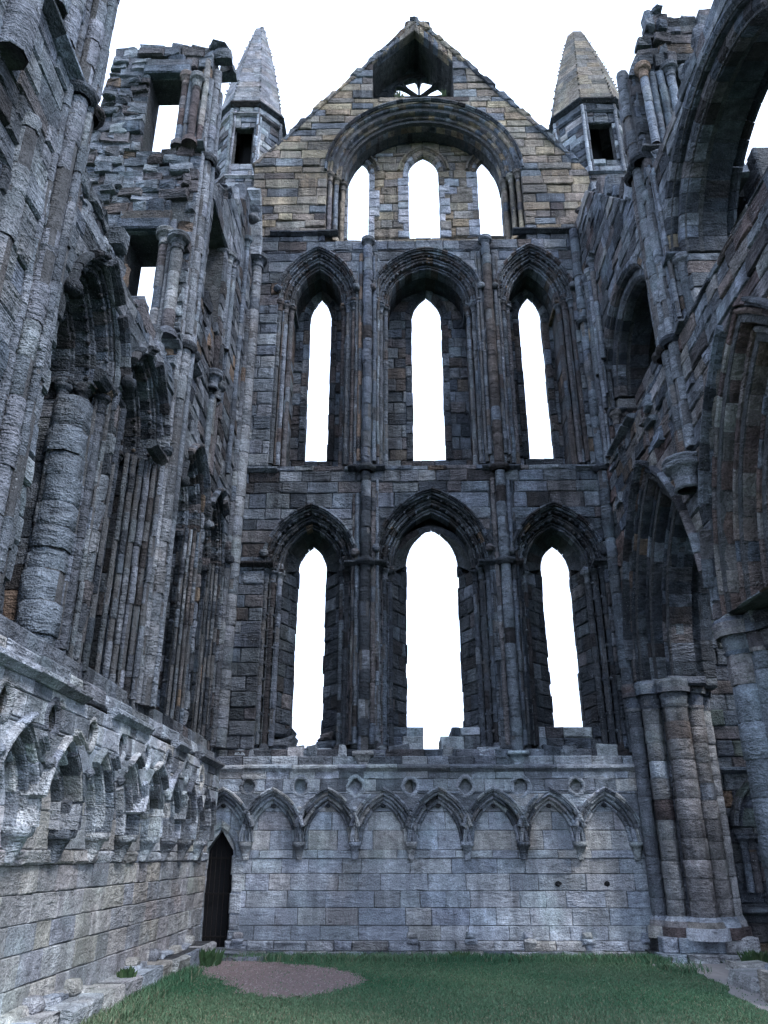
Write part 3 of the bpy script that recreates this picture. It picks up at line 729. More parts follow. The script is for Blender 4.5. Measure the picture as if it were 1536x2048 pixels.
# vault shafts, with rings
for y, top, bot in ((11.22, 15.9, 3.5), (6.42, 12.6, 2.9)):
    pl = ('grey', 1) if y > 8 else ('grey', 3, 'grey', 2)
    shaft(W, FW, y-.12, -.05, bot, top, .095, pl, (.28, .5), wob=.014, gone=.07); shaft(W, FW, y+.12, -.05, bot, top-.3, .095, pl, (.28, .5), wob=.014, gone=.07); shaft(W, FW, y+.27, .0, bot, top-.4, .045, pl, (.28, .5)); shaft(W, FW, y-.27, .0, bot, top-.4, .045, pl, (.28, .5))
    shaft(W, FW, y, -.13, bot, top-.6, .05, pl, (.3, .6))
    for z in (9.38, 13.55):
        for k in (-.12, .12):
            if z < top: annulet(W, FW, y+k, -.05, z, .125, 'dark')
shaft(W, FW, 5.6, .0, 3.4, 8.2, .11, 'grey', (.35, .6), wob=.02); shaft(W, FW, 5.0, -.05, 8.3, 12.9, .16, ('grey', 1), (.35, .6), cap=.4); shaft(W, FW, 5.45, -.05, 9.6, 12.9, .15, ('grey', 1), (.35, .6)); shaft(W, FW, 5.85, .0, 9.6, 12.9, .13, ('grey', 1), (.35, .6))
string(W, FW, 4.0, 6.7, 9.4, ('dark', 1, 'mid', 1), .16, .16); string(W, FW, 11.4, 12.0, 9.36, 'mid', .14, .13)
# bundled shafts at the far side of the passage opening
for i, (y, d) in enumerate(((13.42, .12), (13.62, .02), (13.80, -.04))):
    shaft(W, FW, y, d, 11.2, 13.35+.05*i, .075, ('mid', 3, 'grey', 1), (.28, .45), cap=.3)
    shaft(W, FW, y+.09, d+.03, 9.6, 13.2, .05, ('mid', 3, 'midb', 1), (.28, .45))
for (y, z) in ((13.0, 9.95), (13.3, 9.9)):
    capital(W, FW, y, -.06, z, .09, 'mid', .36)
    shaft(W, FW, y, -.06, 10.2, 10.95, .07, 'dark', (.3, .4))
for k in range(4): shaft(W, FW, 13.1+.14*k, -.02, 8.2, 9.7, .065, ('mid', 2, 'pier', 2), (.28, .45))
rubble(W, FW, 12.0, 13.4, 10.3, 11.1, ('dark', 2, 'mid', 2), -.02, (.3, .7), .9, depth=.06)
# thick round respond in the near window
shaft(W, FW, 8.50, .42, 3.4, 6.75, .24, ('mid', 3, 'grey', 1), (.22, .4), wob=.03)
for k in range(6): shaft(W, FW, 10.24+.085*k, .34-.075*k, 3.5, 6.95, U(.035, .055), ('grey', 1, 'mid', 2, 'dark', 1), (.25, .4), gone=.06, wob=.012)
for k in range(5): shaft(W, FW, 8.62+.07*k, .22-.06*k, 3.5, 6.9, U(.03, .045), ('mid', 2, 'dark', 1), (.25, .4), gone=.06, wob=.012)
for c_ in (12.72, 14.62):
    for k in range(4): shaft(W, FW, c_+.50+.075*k, .22-.06*k, 3.5, 7.0, U(.03, .04), ('mid', 2, 'dark', 2), (.25, .4), gone=.06, wob=.01)
string(W, FW, 8.3, 9.1, 6.95, 'dark', .10, .18, (.3, .4), d0=.1); string(W, FW, 10.15, 10.75, 7.0, 'mid', .12, .14, (.3, .4))
# corner shaft with the stump of the vault rib
shaft(W, FW, 15.82, -.12, 3.5, 15.2, .13, ('grey', 1), (.3, .48), cap=.34, wob=.01)
shaft(W, FW, 15.62, -.02, 3.5, 13.6, .07, ('mid', 3, 'grey', 2), (.3, .48))
shaft(W, FW, 14.9, -.04, 8.9, 15.0, .06, ('mid', 3, 'grey', 2), (.3, .48), cap=.3)
RB = Arch(13.95, 1.55, 15.2, 2.0, 15.2)
ring(W, FW, RB, 0, .16, -.26, .1, ('pale', 2, 'grey', 1), 5, None, roll, .6, 'voussoir', (1,)); ring(W, FW, RB, .16, .32, -.10, .1, ('pale', 2, 'grey', 1), 5, None, roll, .6, 'voussoir', (1,))
lump(W, FW.P(14.9, 15.75, -.15), .14, pal('grey'), 'carved_stop')
# lower wall, blind arcade, bench
masonry(W, FW, 4.5, 16.0, .22, 1.52, 'warm', (.24, .30), (.35, .75), thick=1.5, proud=.006, fine=True)
masonry(W, FW, 4.5, 16.0, 1.52, 1.66, ('warm', 1, 'pale', 1), (.13, .14), (.3, .8), d0=-.03, thick=1.5, proud=.02)
masonry(W, FW, 4.5, 16.0, 1.66, 3.34, ('pale', 2, 'warm', 1), (.32, .40), (.4, .8), thick=1.5, proud=.005, fine=True)
blind_arcade(W, FW, [5.17+1.03*i for i in range(10)], .515, ('pale', 5, 'grey', 3), None, 4.6, 15.3, .26, erode=.45)
for i in range(11):
    y = 4.65+1.03*i
    if rnd.random() < .75:
        block(W, FW, [(y-.12, .24), (y+.12, .24), (y+.10, .38), (y-.10, .38)], -.14, .02, pal('warm'), 'shaft_base', ch=.03, jit=.02)
masonry(W, FW, 4.5, 15.7, -.15, .24, ('warm', 2, 'pale', 1), (.38, .39), (.5, 1.1), d0=-.34, thick=.6, proud=.05, rough=.03, back=.45)
for _ in range(14):
    y = U(8, 15.3); wd = U(.25, .6)
    block(W, FW, [(y, .2), (y+wd, .2), (y+wd-.03, .2+U(.04, .12)), (y+.03, .2+U(.04, .12))], U(-.16, -.05), .02, pal(('warm', 1, 'pale', 1)), 'footing_stone', ch=.02, jit=.01)
W.done()

# ------------------------------------------------------------------ arcade wall on the right
E = Thing('arcade_wall', 'ruined arcade wall on the right with moulded arches, clustered piers and broken gallery', 'wall', (EX, 10.5, 0))
m1, m2 = Arch(13.5, 1.4, 4.68, 2.75, 4.68), Arch(9.05, 1.4, 4.72, 2.9, 4.72)
for A, pl in ((m1, ('dark', 3, 'mid', 2)), (m2, ('red', 5, 'mid', 1, 'pier', 1))):
    sp = [(0, .25, .45, .95), (.25, .50, .22, .6), (.5, .75, .02, .4)]
    core = archcore(E, FE, A, sp, 'arcade_arch')
    for (o0, o1, d0, d1) in sp:
        ring(E, FE, A, o0, o1, d0, d1, pl, 11, core, roll2, jit=.012)
    ring(E, FE, A, 0, .12, .62, .78, pl, 11, core, jit=.004)
    ring(E, FE, A, .25, .75, .95, 1.4, pl, 9, core, chamf)
    ring(E, FE, A, .75, .85, -.12, .05, ('mid', 2, 'dark', 1), 10, core, hoodp, name='hood_mould', skip=.15, tstart=.1)
H1, H2 = Hole(m1, .74), Hole(m2, .74)
masonry(E, FE, 5.0, 16.0, 4.68, 9.35, ('mid', 4, 'red', 2, 'pier', 1, 'dark', 1), (.26, .36), (.3, .7), [H1, H2], thick=1.4, proud=.016, rough=.015)
# gallery storey
g1, g2 = Arch(13.5, 1.5, 10.75, 1.45, 9.45), Arch(8.55, 1.92, 10.75, 1.50, 9.45)
for A, pl, dd in ((g1, ('mid', 4, 'dark', 2), 0), (g2, ('mid', 3, 'dark', 2, 'ochre', .2), 0)):
    sp = [(0, .22, .16, .9), (.22, .44, .0, .5)]
    core = archcore(E, FE, A, sp, 'gallery_arch')
    ring(E, FE, A, 0, .22, .16, .42, pl, 10, core, chamf); ring(E, FE, A, .01, .22, .42, .9, ('dark', 1), 10, core, chamf, jit=.004); ring(E, FE, A, .22, .44, 0, .5, pl, 11, core, chamf)
ring(E, FE, g2, -.02, .4, .86, 1.0, 'dark', 8, None, chamf)
masonry(E, FE, 5.0, 11.0, 9.35, 12.9, ('mid', 5, 'dark', 1, 'pier', 1), (.26, .36), (.3, .75), [Hole(g2, .42)], thick=1.0, proud=.016, rough=.015)
ec = lambda v: (11.0 if v < 13.3 else 12.0+(v-13.3)*.9, 16.0)
masonry(E, FE, 11.0, 16.0, 9.35, 16.4, ('mid', 5, 'dark', 1, 'pier', 1), (.26, .36), (.3, .75), [Hole(g1, .42)], ec, thick=1.4, proud=.016, rough=.015)
ragged_top(E, FE, 5.0, 10.8, lambda u: 12.9+.15*math.sin(u*3), ('mid', 1), 0, 1.0); ragged_top(E, FE, 12.0, 15.9, lambda u: 13.4+(u-12)*1.05 if u < 14.8 else 16.4, ('mid', 2, 'pale', 1), 0, 1.2)
# jamb stones of the gallery arches
for A in (g1, g2):
    jambs(E, FE, A, .02, .22, .2, .9, 9.45, 10.7, ('mid', 3, 'pier', 2)); jambs(E, FE, A, .22, .44, .05, .5, 9.45, 10.7, ('mid', 3, 'pier', 2))
# rough blocking in the far gallery arch, dark rear wall
masonry(E, FE, 12.0, 15.0, 9.4, 10.75, ('mid', 3, 'pier', 2), (.24, .32), (.35, .7), d0=.55, thick=.3, proud=.02)
masonry(E, FE, 12.0, 13.3, 10.75, 11.2, ('mid', 2, 'pier', 1), (.2, .25), (.3, .6), d0=.55, thick=.3, proud=.02)
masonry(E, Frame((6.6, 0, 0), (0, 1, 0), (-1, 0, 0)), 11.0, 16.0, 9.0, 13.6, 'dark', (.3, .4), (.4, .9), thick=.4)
E.addcore(*prism(FE, [(11.6, 13.0), (16.0, 13.0), (16.0, 13.4), (11.6, 13.4)], .3, 2.2))
# capitals and shafts of the gallery responds, set back into the wall
FR = Frame((0, 10.78, 0), (1, 0, 0), (0, -1, 0))
for (x, d, r) in ((4.78, -.10, .085), (5.02, -.02, .075), (5.24, .0, .06), (5.46, -.06, .08)):
    shaft(E, FR, x, d, 9.5, 10.62, r, ('grey', 2, 'pier', 2), (.4, 1.1), cap=.32)
for z in (10.72, 9.36): string(E, FR, 4.5, 5.75, z, ('mid', 2, 'pier', 1), .24, .14, (.25, .45))
FR1 = Frame((0, 15.05, 0), (1, 0, 0), (0, -1, 0))
for (x, d, r) in ((4.70, -.05, .07), (4.92, .02, .065), (5.14, .0, .075)):
    shaft(E, FR1, x, d, 9.2, 10.2, r, ('red', 1, 'mid', 2), (.3, .6), cap=.34)
    shaft(E, FR1, x, d+.1, 10.4, 11.4, r*.7, 'mid', (.3, .5))
string(E, FR1, 4.55, 5.5, 10.3, 'mid', .18, .14, (.25, .4))
masonry(E, Frame((0, 15.2, 0), (1, 0, 0), (0, -1, 0)), 4.6, 6.2, 9.35, 12.2, ('mid', 3, 'pier', 2), (.2, .3), (.25, .5), thick=.7)
# broken end of the clerestory, with lintel over the wall passage
FC = Frame((0, 11.0, 0), (1, 0, 0), (0, -1, 0))
PE = Rect(5.36, 6.02, 13.4, 15.75)
cc = lambda v: (4.55+max(0, v-15.6)*.42, 6.42)
masonry(E, FC, 0, 0, 12.9, 17.2, ('mid', 4, 'dark', 2), (.2, .3), (.25, .6), [PE], cc, thick=.75, proud=.05, rough=.03)
masonry(E, FE, 11.0, 11.75, 12.9, 15.7, ('mid', 4, 'dark', 2), (.2, .3), (.25, .6), thick=.4, proud=.03)
ragged_top(E, FC, 5.15, 6.4, lambda u: 17.2, ('mid', 1), 0, .7, (.25, .5)); rubble(E, FC, 4.75, 5.4, 15.7, 17.2, ('mid', 2, 'dark', 1), -.08, (.18, .45), .6, lambda u, v: u > 4.55+(v-15.6)*.42, depth=.1)
for z, pz in ((15.77, 'dark'), (16.02, 'mid'), (16.3, 'mid')): block(E, FC, [(5.2, z), (6.2, z), (6.2, z+.23), (5.2, z+.23)], -.10, .7, pal(pz), 'lintel', ch=.02)
for (x, d, r) in ((5.28, -.06, .085), (5.10, -.04, .07), (4.94, -.02, .07), (4.78, -.05, .08)):
    shaft(E, FC, x, d-.1, 13.55, 15.4, r, ('mid', 4, 'grey', 1), (.28, .45), cap=.32 if r > .075 else None)
string(E, FC, 4.5, 5.5, 13.38, 'dark', .22, .14, (.25, .5))
for k, (y, z0, z1) in enumerate(((15.45, 9.5, 14.0), (15.28, 9.5, 14.0), (15.12, 10.5, 14.1), (14.98, 10.8, 14.1), (14.84, 11.6, 14.2))):
    shaft(E, FE, y, -.05+.02*(k % 2), z0, z1, (.06, .035)[k % 2], ('grey', 2, 'mid', 3), (.28, .46), gone=.05, cap=.3 if k % 2 == 0 else None)
for k, y in enumerate((10.82, 10.72, 11.68, 11.78)): shaft(E, FE, y, -.01, 9.6 if k < 2 else 9.5, 12.8 if k < 2 else 13.2, .04, ('grey', 1, 'mid', 2), (.28, .46), gone=.05)
string(E, FE, 14.6, 15.7, 14.3, ('mid', 1, 'grey', 1), .14, .12, (.3, .6)); string(E, FE, 13.6, 15.7, 9.4, ('mid', 1, 'grey', 1), .14, .12, (.3, .6), skip=.2)
# vault shafts
shaft(E, FE, 11.28, -.05, 7.05, 15.9, .12, ('grey', 3, 'red', 1, 'mid', 2), (.28, .46), wob=.015); shaft(E, FE, 11.52, -.03, 9.5, 15.5, .10, ('mid', 3, 'dark', 1), (.28, .46), wob=.015); shaft(E, FE, 11.05, -.03, 7.4, 12.6, .10, ('red', 2, 'mid', 2), (.28, .46), wob=.015)
for z in (9.38, 13.4): 
    for k in (-.2, 0, .22): annulet(E, FE, 11.28+k, -.05, z, .13, 'dark')
capital(E, FE, 11.28, -.1, 7.05, .17, 'mid', .5); rubble(E, FE, 11.75, 13.0, 8.2, 9.3, ('mid', 2, 'pier', 1, 'grey', 1), -.03, (.2, .5), .5, lambda u, v: v > 8.1+(u-11.75)*.3, depth=.08); rubble(E, FE, 14.0, 15.5, 7.9, 9.3, ('mid', 2, 'grey', 1), -.02, (.2, .5), .4, None, depth=.06)
shaft(E, FE, 15.82, -.1, 3.4, 16.1, .12, ('mid', 5, 'pier', 1), (.28, .46), wob=.012); shaft(E, FE, 15.6, -.02, 9.4, 14.2, .07, ('mid', 3, 'ochre', .3), (.3, .45), cap=.3); shaft(E, FE, 15.35, -.05, 11.5, 14.1, .08, ('mid', 3), (.3, .45), cap=.3)
for z in (9.4, 13.3): annulet(E, FE, 15.82, -.1, z, .13, 'dark')
# clustered piers: the respond at the gable wall and the free pier nearer by
def pier(cx, cy, cols, v0, v1, palette, imp=(), base=True, hh=(.28, .36)):
    fr = Frame((cx, cy, 0), (1, 0, 0), (0, -1, 0))
    for (x, y, r) in cols: shaft(E, fr, x, y, v0, v1, r, palette, hh, 'pier_shaft', wob=.008)
    # moulded capital following the cluster, drawn per shaft
    for (x, y, r) in cols:
        for (a, b, k0, k1) in ((-.34, -.29, 1.0, 1.18), (-.29, -.08, 1.02, 1.22), (-.08, .0, 1.45, 1.55), (.0, .10, 1.4, 1.62), (.10, .16, 1.55, 1.5)):
            v, f = tube(fr, x, y, [(v1+.34+a-.3, r*k0, 0, 0), (v1+.34+b-.3, r*k1, 0, 0)], 12); E.add('capital', v, f, pal(('mid', 2, 'pier', 1)))
    for (x0, x1, y0, y1) in imp:
        block(E, Frame((0, y0, 0), (1, 0, 0), (0, -1, 0)), [(x0, v1+.08), (x1, v1+.08), (x1, v1+.25), (x0, v1+.25)], 0, y1-y0, pal(('pier', 1, 'grey', 2)), 'impost', ch=.03)
    if base:
        for (x, y, r) in cols:
            for (a, b, k0, k1) in ((-.30, -.12, 1.75, 1.7), (-.12, -.03, 1.45, 1.3), (-.03, .04, 1.3, 1.02)):
                v, f = tube(fr, x, y, [(v0+a, r*k0, 0, 0), (v0+b, r*k1, 0, 0)], 12); E.add('pier_base', v, f, pal(('pale', 2, 'pier', 1)))
pier(5.2, 15.45, ((-.70, .12, .13), (-.46, -.12, .17), (-.08, -.32, .22), (.32, -.16, .17), (.58, .10, .14), (-.2, .1, .2), (.15, .1, .2)), .62, 4.42, ('pier', 4, 'grey', 2, 'pale', 1), ((4.58, 6.0, 15.4, 16.0), (4.80, 6.0, 15.15, 15.75), (5.0, 5.7, 14.88, 15.4)))
pier(5.55, 11.1, ((-.72, 0, .24), (-.58, -.24, .17), (-.24, -.60, .18), (-.38, -.40, .23), (0, -.72, .25), (-.38, .38, .22), (.4, -.38, .22), (0, .7, .22), (0, 0, .5), (.6, .1, .3)), .5, 4.45, ('pier', 4, 'grey', 2, 'red', 1), ((4.57, 6.0, 10.85, 11.4), (4.80, 6.0, 10.62, 11.65), (5.14, 6.0, 10.44, 12.1)), hh=(.34, .5))
FP = Frame((0, 15.3, 0), (1, 0, 0), (0, -1, 0))
masonry(E, FP, 4.35, 5.95, .12, .36, 'pale', (.23, .24), (.4, .8), d0=-.28, thick=.9, proud=.03, back=.3)
masonry(E, FP, 4.25, 6.1, -.15, .13, ('pale', 2, 'warm', 1), (.27, .28), (.4, .9), d0=-.45, thick=1.1, proud=.04, rough=.03, back=.4)
masonry(E, Frame((0, 10.4, 0), (1, 0, 0), (0, -1, 0)), 4.75, 6.4, -.15, .25, ('pale', 2, 'warm', 1), (.2, .21), (.4, .9), d0=0, thick=1.5, proud=.03, rough=.03, back=.4)
masonry(E, Frame((4.72, 0, 0), (0, 1, 0), (-1, 0, 0)), 10.3, 12.0, -.15, .25, ('pale', 2, 'warm', 1), (.2, .21), (.4, .9), d0=0, thick=.5, proud=.03, rough=.03, back=.3)
E.done()

# ------------------------------------------------------------------ chapel walls seen through the arcade
C = Thing('chapel_wall', 'greenish chapel wall behind the arches on the right with a fragment of blind arcading', 'wall', (8, NY, 0))
masonry(C, FN, 5.75, 9.6, -.1, 9.2, ('green', 3, 'mid', 3), (.26, .36), (.3, .7), thick=1.2, proud=.03)
A = Arch(6.75, .42, 2.1, .7, 1.9); cr = archcore(C, FN, A, [(0, .14, -.12, .05)], 'blind_arch')
ring(C, FN, A, 0, .10, -.12, .02, ('green', 1, 'mid', 2), 3, cr); ring(C, FN, A, .10, .2, -.24, .0, ('green', 1, 'mid', 2), 4, cr)
string(C, FN, 5.8, 7.6, 3.02, ('mid', 1), .26, .14)
for (x, z0, z1) in ((6.28, 1.0, 1.85), (6.42, 1.0, 1.85), (7.22, .5, 1.85)): shaft(C, FN, x, -.1, z0, z1, .07, ('mid', 2, 'green', 1), (.3, .5), cap=.26)
string(C, FN, 5.8, 7.6, .62, ('mid', 1), .2, .14)
masonry(C, Frame((9.6, 0, 0), (0, 1, 0), (-1, 0, 0)), 5.0, 16.0, -.1, 9.2, ('green', 1, 'mid', 2), (.3, .4), (.4, .9), thick=.8, proud=.02)
C.done()

# ------------------------------------------------------------------ pinnacles on the corner stair turrets
def pinnacle(name, label, cx, cy, r, z0, z1, zt, rt, palette, pd, face, leanx=0.):
    T = Thing(name, label, 'pinnacle', (cx, cy, z0), 'stone pinnacles flanking the gable')
    ang = [math.pi/8+math.pi/4*k for k in range(8)]
    P = lambda rr, k: (cx+rr*math.cos(ang[k % 8]), cy+rr*math.sin(ang[k % 8]))
    for k in range(8):
        a, b = P(r, k), P(r, k+1); L = math.dist(a, b); u = ((b[0]-a[0])/L, (b[1]-a[1])/L, 0); n = (u[1], -u[0], 0)
        fr = Frame((a[0], a[1], 0), u, n)
        hs = [Rect(L*.12, L*.88, z0+1.1, z0+2.45)] if k == face else []
        masonry(T, fr, 0, L, z0-1.2, z1-.15, pd, (.2, .28), (.25, .6), hs, thick=.22, proud=.006)
        shaft(T, fr, 0, -.03, z0+.6, z1-.3, .05, pd, (.3, .5)); shaft(T, fr, .09, -.01, z0+.6, z1-.3, .035, pd, (.3, .5))
        string(T, fr, -.04, L+.04, z1-.55, pd, .08, .10, (2, 3)); string(T, fr, -.06, L+.06, z1-.2, ('dark', 1), .14, .16, (2, 3)); string(T, fr, -.03, L+.03, z0+.55, pd, .08, .1, (2, 3))
        # tapering spire face, laid in courses
        nc = 17
        for i in range(nc):
            t0, t1 = i/nc, (i+1)/nc; V = []
            qs = []
            for t in (t0, t1):
                rr = (r*1.02)*(1-t)+rt*t+.07*math.sin(math.pi*t); z = z1+(zt-z1)*t
                qs.append([(P(rr, k)[0]+leanx*t, P(rr, k)[1], z), (P(rr, k+1)[0]+leanx*t, P(rr, k+1)[1], z)])
            cut = [0, U(.3, .7), 1] if i < 13 else [0, 1]
            for c0, c1 in zip(cut, cut[1:]):
                lerp = lambda p, q, s: tuple(p[j]+(q[j]-p[j])*s for j in range(3))
                e = .003; inn = .16
                A_, B_, C_, D_ = lerp(*qs[0], c0+e), lerp(*qs[0], c1-e), lerp(*qs[1], c1-e), lerp(*qs[1], c0+e)
                off = U(-.003, .004); nx, ny = n[0], n[1]
                mid_ = lambda p, s: (p[0]+nx*s, p[1]+ny*s, p[2])
                cen = tuple(sum(p[j] for p in (A_, B_, C_, D_))/4 for j in range(3))
                Vf = [mid_(lerp(p, cen, .03), off+.004) for p in (A_, B_, C_, D_)]
                Ve = [mid_((p[0], p[1], p[2]+(.0015 if j < 2 else -.0015)), off) for j, p in enumerate((A_, B_, C_, D_))]
                Vb = [mid_(p, -.10) for p in (A_, B_, C_, D_)]
                V = Vb+Ve+Vf; F = [(8, 9, 10, 11)]
                for j in range(4): l = (j+1) % 4; F += [(j, l, 4+l, 4+j), (4+j, 4+l, 8+l, 8+j)]
                T.add('spire_stone', V, F, pal(palette))
        # rolled arris with worn crockets
        for i in range(26):
            t = i/26; rr = (r*1.03)*(1-t)+rt*t+.07*math.sin(math.pi*t); p = P(rr, k)
            if rnd.random() < .55: lump(T, (p[0]+leanx*t, p[1], z1+(zt-z1)*(t+.018)), .035*(1-t*.4), pal(palette), 'arris_knob', 5)
    V, F = [], []
    for t in (0, 1):
        rr = (r*.97)*(1-t)+rt*.9*t
        V += [(P(rr, k)[0]+leanx*t, P(rr, k)[1], z1+(zt-z1)*t) for k in range(8)]
    F = [(k, (k+1) % 8, 8+(k+1) % 8, 8+k) for k in range(8)] + [tuple(range(8)), tuple(range(8, 16))]
    T.obj('spire', V, F, MORTARP, None, None, False)
    for _ in range(5): lump(T, (cx+leanx+U(-rt, rt)*.7, cy+U(-.1, .1), zt+U(0, .12)), U(.06, .12), pal(palette), 'spire_stone', 7)
    # black column inside the turret: shade of the stair well put into colour
    T.obj('stair_well_shade', [(cx+.3*math.cos(q), cy+.3*math.sin(q), z) for z in (z0-1, z1) for q in ang], [(k, (k+1) % 8, 8+(k+1) % 8, 8+k) for k in range(8)], simple('shade_black', (.01, .01, .012)), None, None, False)
    T.done()
pinnacle('pinnacle', 'grey-white sharp pinnacle left of the gable, on a turret with a dark opening', -4.25, 17.35, .98, 18.1, 21.55, 25.75, .17, 'spire', ('pale', 2, 'spire', 2, 'mid', 1), 5)
pinnacle('pinnacle', 'tan blunt-topped pinnacle right of the gable, its tip broken off', 5.72, 17.35, 1.16, 17.9, 21.3, 25.2, .30, 'spireo', ('mid', 3, 'pale', 1), 5)
T = Thing('turret_base', 'rough masonry mass under the tan pinnacle at the top of the right corner', 'masonry', (5.5, 17, 12))
masonry(T, Frame((0, 16.3, 0), (1, 0, 0), (0, -1, 0)), 4.72, 6.6, 11.5, 17.3, ('mid', 4, 'pale', 1), (.24, .36), (.3, .7), thick=1.8, proud=.04, rough=.02)
ragged_top(T, Frame((0, 16.3, 0), (1, 0, 0), (0, -1, 0)), 4.72, 6.6, lambda u: 17.3, ('mid', 1, 'pale', 1), 0, 1.2)
T.done()
T = Thing('turret_base', 'rough pale masonry mass under the grey pinnacle at the top of the left corner', 'masonry', (-4.4, 17, 12))
masonry(T, Frame((0, 16.4, 0), (1, 0, 0), (0, -1, 0)), -5.4, -3.65, 9.0, 18.2, ('pale', 2, 'mid', 3), (.24, .36), (.3, .7), thick=1.8, proud=.04, rough=.02)
ragged_top(T, Frame((0, 16.4, 0), (1, 0, 0), (0, -1, 0)), -5.4, -3.5, lambda u: 18.15, ('pale', 2, 'mid', 1), 0, 1.0)
T.done()

# ------------------------------------------------------------------ iron gate in the doorway
T = Thing('iron_gate', 'rusty black iron bar gate inside the narrow pointed doorway in the corner', 'gate', (-3.31, NY+.14, .1))
IRON = simple('dark_iron', (.012, .012, .013), (.025, .02, .018), 60, .55, metal=.6)
for i in range(5):
    x = -3.49+.09*i; top = 1.62+Arch(0, .225, 0, .4, 0).pt(0, 1)[1]*(1-abs(x+3.32)/.26)
    v, f = tube(Frame((x, NY+.14, 0), (1, 0, 0), (0, -1, 0)), 0, 0, [(.12, .006, 0, 0), (top-.05, .006, 0, 0)], 6); T.obj('bar', v, f, IRON)
for z in (.25, .95, 1.55):
    v, f = prism(FN, [(-3.56, z), (-3.07, z), (-3.07, z+.03), (-3.56, z+.03)], .13, .15); T.obj('rail', v, f, IRON, None, None, False)
DARK = simple('doorway_black', (.008, .008, .010), (.014, .014, .016), 30)  # near-black panel added behind the bars, doorway shade put into its colour
v, f = prism(FN, [(-3.62, .0), (-3.0, .0), (-3.0, 2.2), (-3.62, 2.2)], .24, .30); T.obj('doorway_shade', v, f, DARK, None, None, False)

# ================================================================== GROUND
def sheet(name, pts, z, mat, kind='structure', label=None):
    return link(name, mesh(name, [(x, y, z) for x, y in pts], [tuple(range(len(pts)))], mat, False), None, label, None, kind)
SOIL = simple('turf_soil', (.03, .065, .03), (.06, .095, .05), 6, 1, .02)
sheet('ground', [(-600, -600), (600, -600), (600, 600), (-600, 600)], -.012, SOIL)
def blob(c, n=60, jit=.12):
    out_ = []; m = len(c)
    for i in range(n):
        t = i/n*m; k = int(t); f = t-k; p = [c[(k+j-1) % m] for j in range(4)]
        q = [.5*((2*p[1][a])+(-p[0][a]+p[2][a])*f+(2*p[0][a]-5*p[1][a]+4*p[2][a]-p[3][a])*f*f+(-p[0][a]+3*p[1][a]-3*p[2][a]+p[3][a])*f**3) for a in (0, 1)]
        out_.append((q[0]+U(-jit, jit)*.5, q[1]+U(-jit, jit)))
    return out_
GRAV = simple('pinkish_gravel', (.17, .125, .122), (.27, .205, .20), 38, 1, .02)
gp = blob(n=110, jit=.17, c=[(-3.35, 14.1), (-2.6, 12.9), (-1.75, 11.35), (-.95, 11.7), (-.5, 12.7), (-.75, 13.8), (-1.6, 14.65), (-2.6, 15.2), (-3.3, 15.5)])
sheet('gravel_path', gp, .004, GRAV)
pp = blob([(4.0, 14.6), (4.35, 13.6), (4.4, 12.6), (4.15, 11.4), (4.2, 9.5), (6.0, 9.5), (6.4, 12), (7.5, 14), (6.5, 15.2), (5.2, 15.1)])
sheet('earth_path', pp, .004, simple('trodden_earth', (.22, .205, .205), (.32, .30, .30), 8, 1, .03))
def inside(x, y, P):
    c = False; j = len(P)-1
    for i in range(len(P)):
        if (P[i][1] > y) != (P[j][1] > y) and x < (P[j][0]-P[i][0])*(y-P[i][1])/(P[j][1]-P[i][1])+P[i][0]: c = not c
        j = i
    return c
# lawn blades
gm = bpy.data.materials.new('grass_blades'); gm.use_nodes = True; gn = gm.node_tree; gb = gn.nodes['Principled BSDF']
gb.inputs['Roughness'].default_value = .75; gb.inputs['Specular IOR Level'].default_value = .2
ga = nd(gn, 'ShaderNodeAttribute', attribute_name='tint'); gn.links.new(ga.outputs['Color'], gb.inputs['Base Color'])
V, F, Tn = [], [], []
rs = np.random.RandomState(4)
def grass(n, x0, x1, y0, y1, hl, test=None):
    for _ in range(n):
        x, y = rs.uniform(x0, x1), rs.uniform(y0, y1)
        if inside(x+rs.normal(0, .09), y+rs.normal(0, .13), gp):
            if rs.rand() > .02: continue
        if inside(x, y, pp) and rs.rand() > .03: continue
        if test and not test(x, y): continue
        h = rs.uniform(*hl); a = rs.uniform(0, 6.28); wd = rs.uniform(.004, .009); lx, ly = rs.normal(0, .45, 2)*h
        k = len(V); c, s = math.cos(a)*wd, math.sin(a)*wd
        V.extend([(x-c, y-s, -.01), (x+c, y+s, -.01), (x+lx*.4+c*.7, y+ly*.4+s*.7, h*.6), (x+lx*.4-c*.7, y+ly*.4-s*.7, h*.6), (x+lx, y+ly, h)])
        F.extend([(k, k+1, k+2, k+3), (k+3, k+2, k+4)])
        m = .5+.5*math.sin(x*1.3+math.sin(y*1.9))*math.sin(y*1.1+.7*x); g = rs.uniform(.7, 1.25)
        col = np.array([.060, .150, .080])*(1-m)+np.array([.115, .195, .112])*m
        f_ = min(1, max(0, (11.8-y)/2.4)); col = col*(1-.45*f_)+np.array([.15, .19, .12])*.45*f_
        if rs.rand() < .08+.10*f_: col = np.array([.20, .195, .13])
        Tn.extend([(*(col*g), 1)]*5)
grass(170000, -3.25, 4.6, 9.0, 15.55, (.012, .028))
grass(9000, -3.25, 4.4, 14.9, 15.6, (.05, .12)); grass(7000, -3.25, -2.9, 9.0, 15.3, (.05, .14)); grass(5000, 4.0, 4.7, 13.6, 15.2, (.06, .14))
grass(1500, 5.2, 6.6, 14.6, 15.4, (.05, .1), None)
link('lawn', mesh('lawn', V, F, gm, False, Tn), None, 'short green grass of the lawn inside the ruin', 'grass', 'stuff')
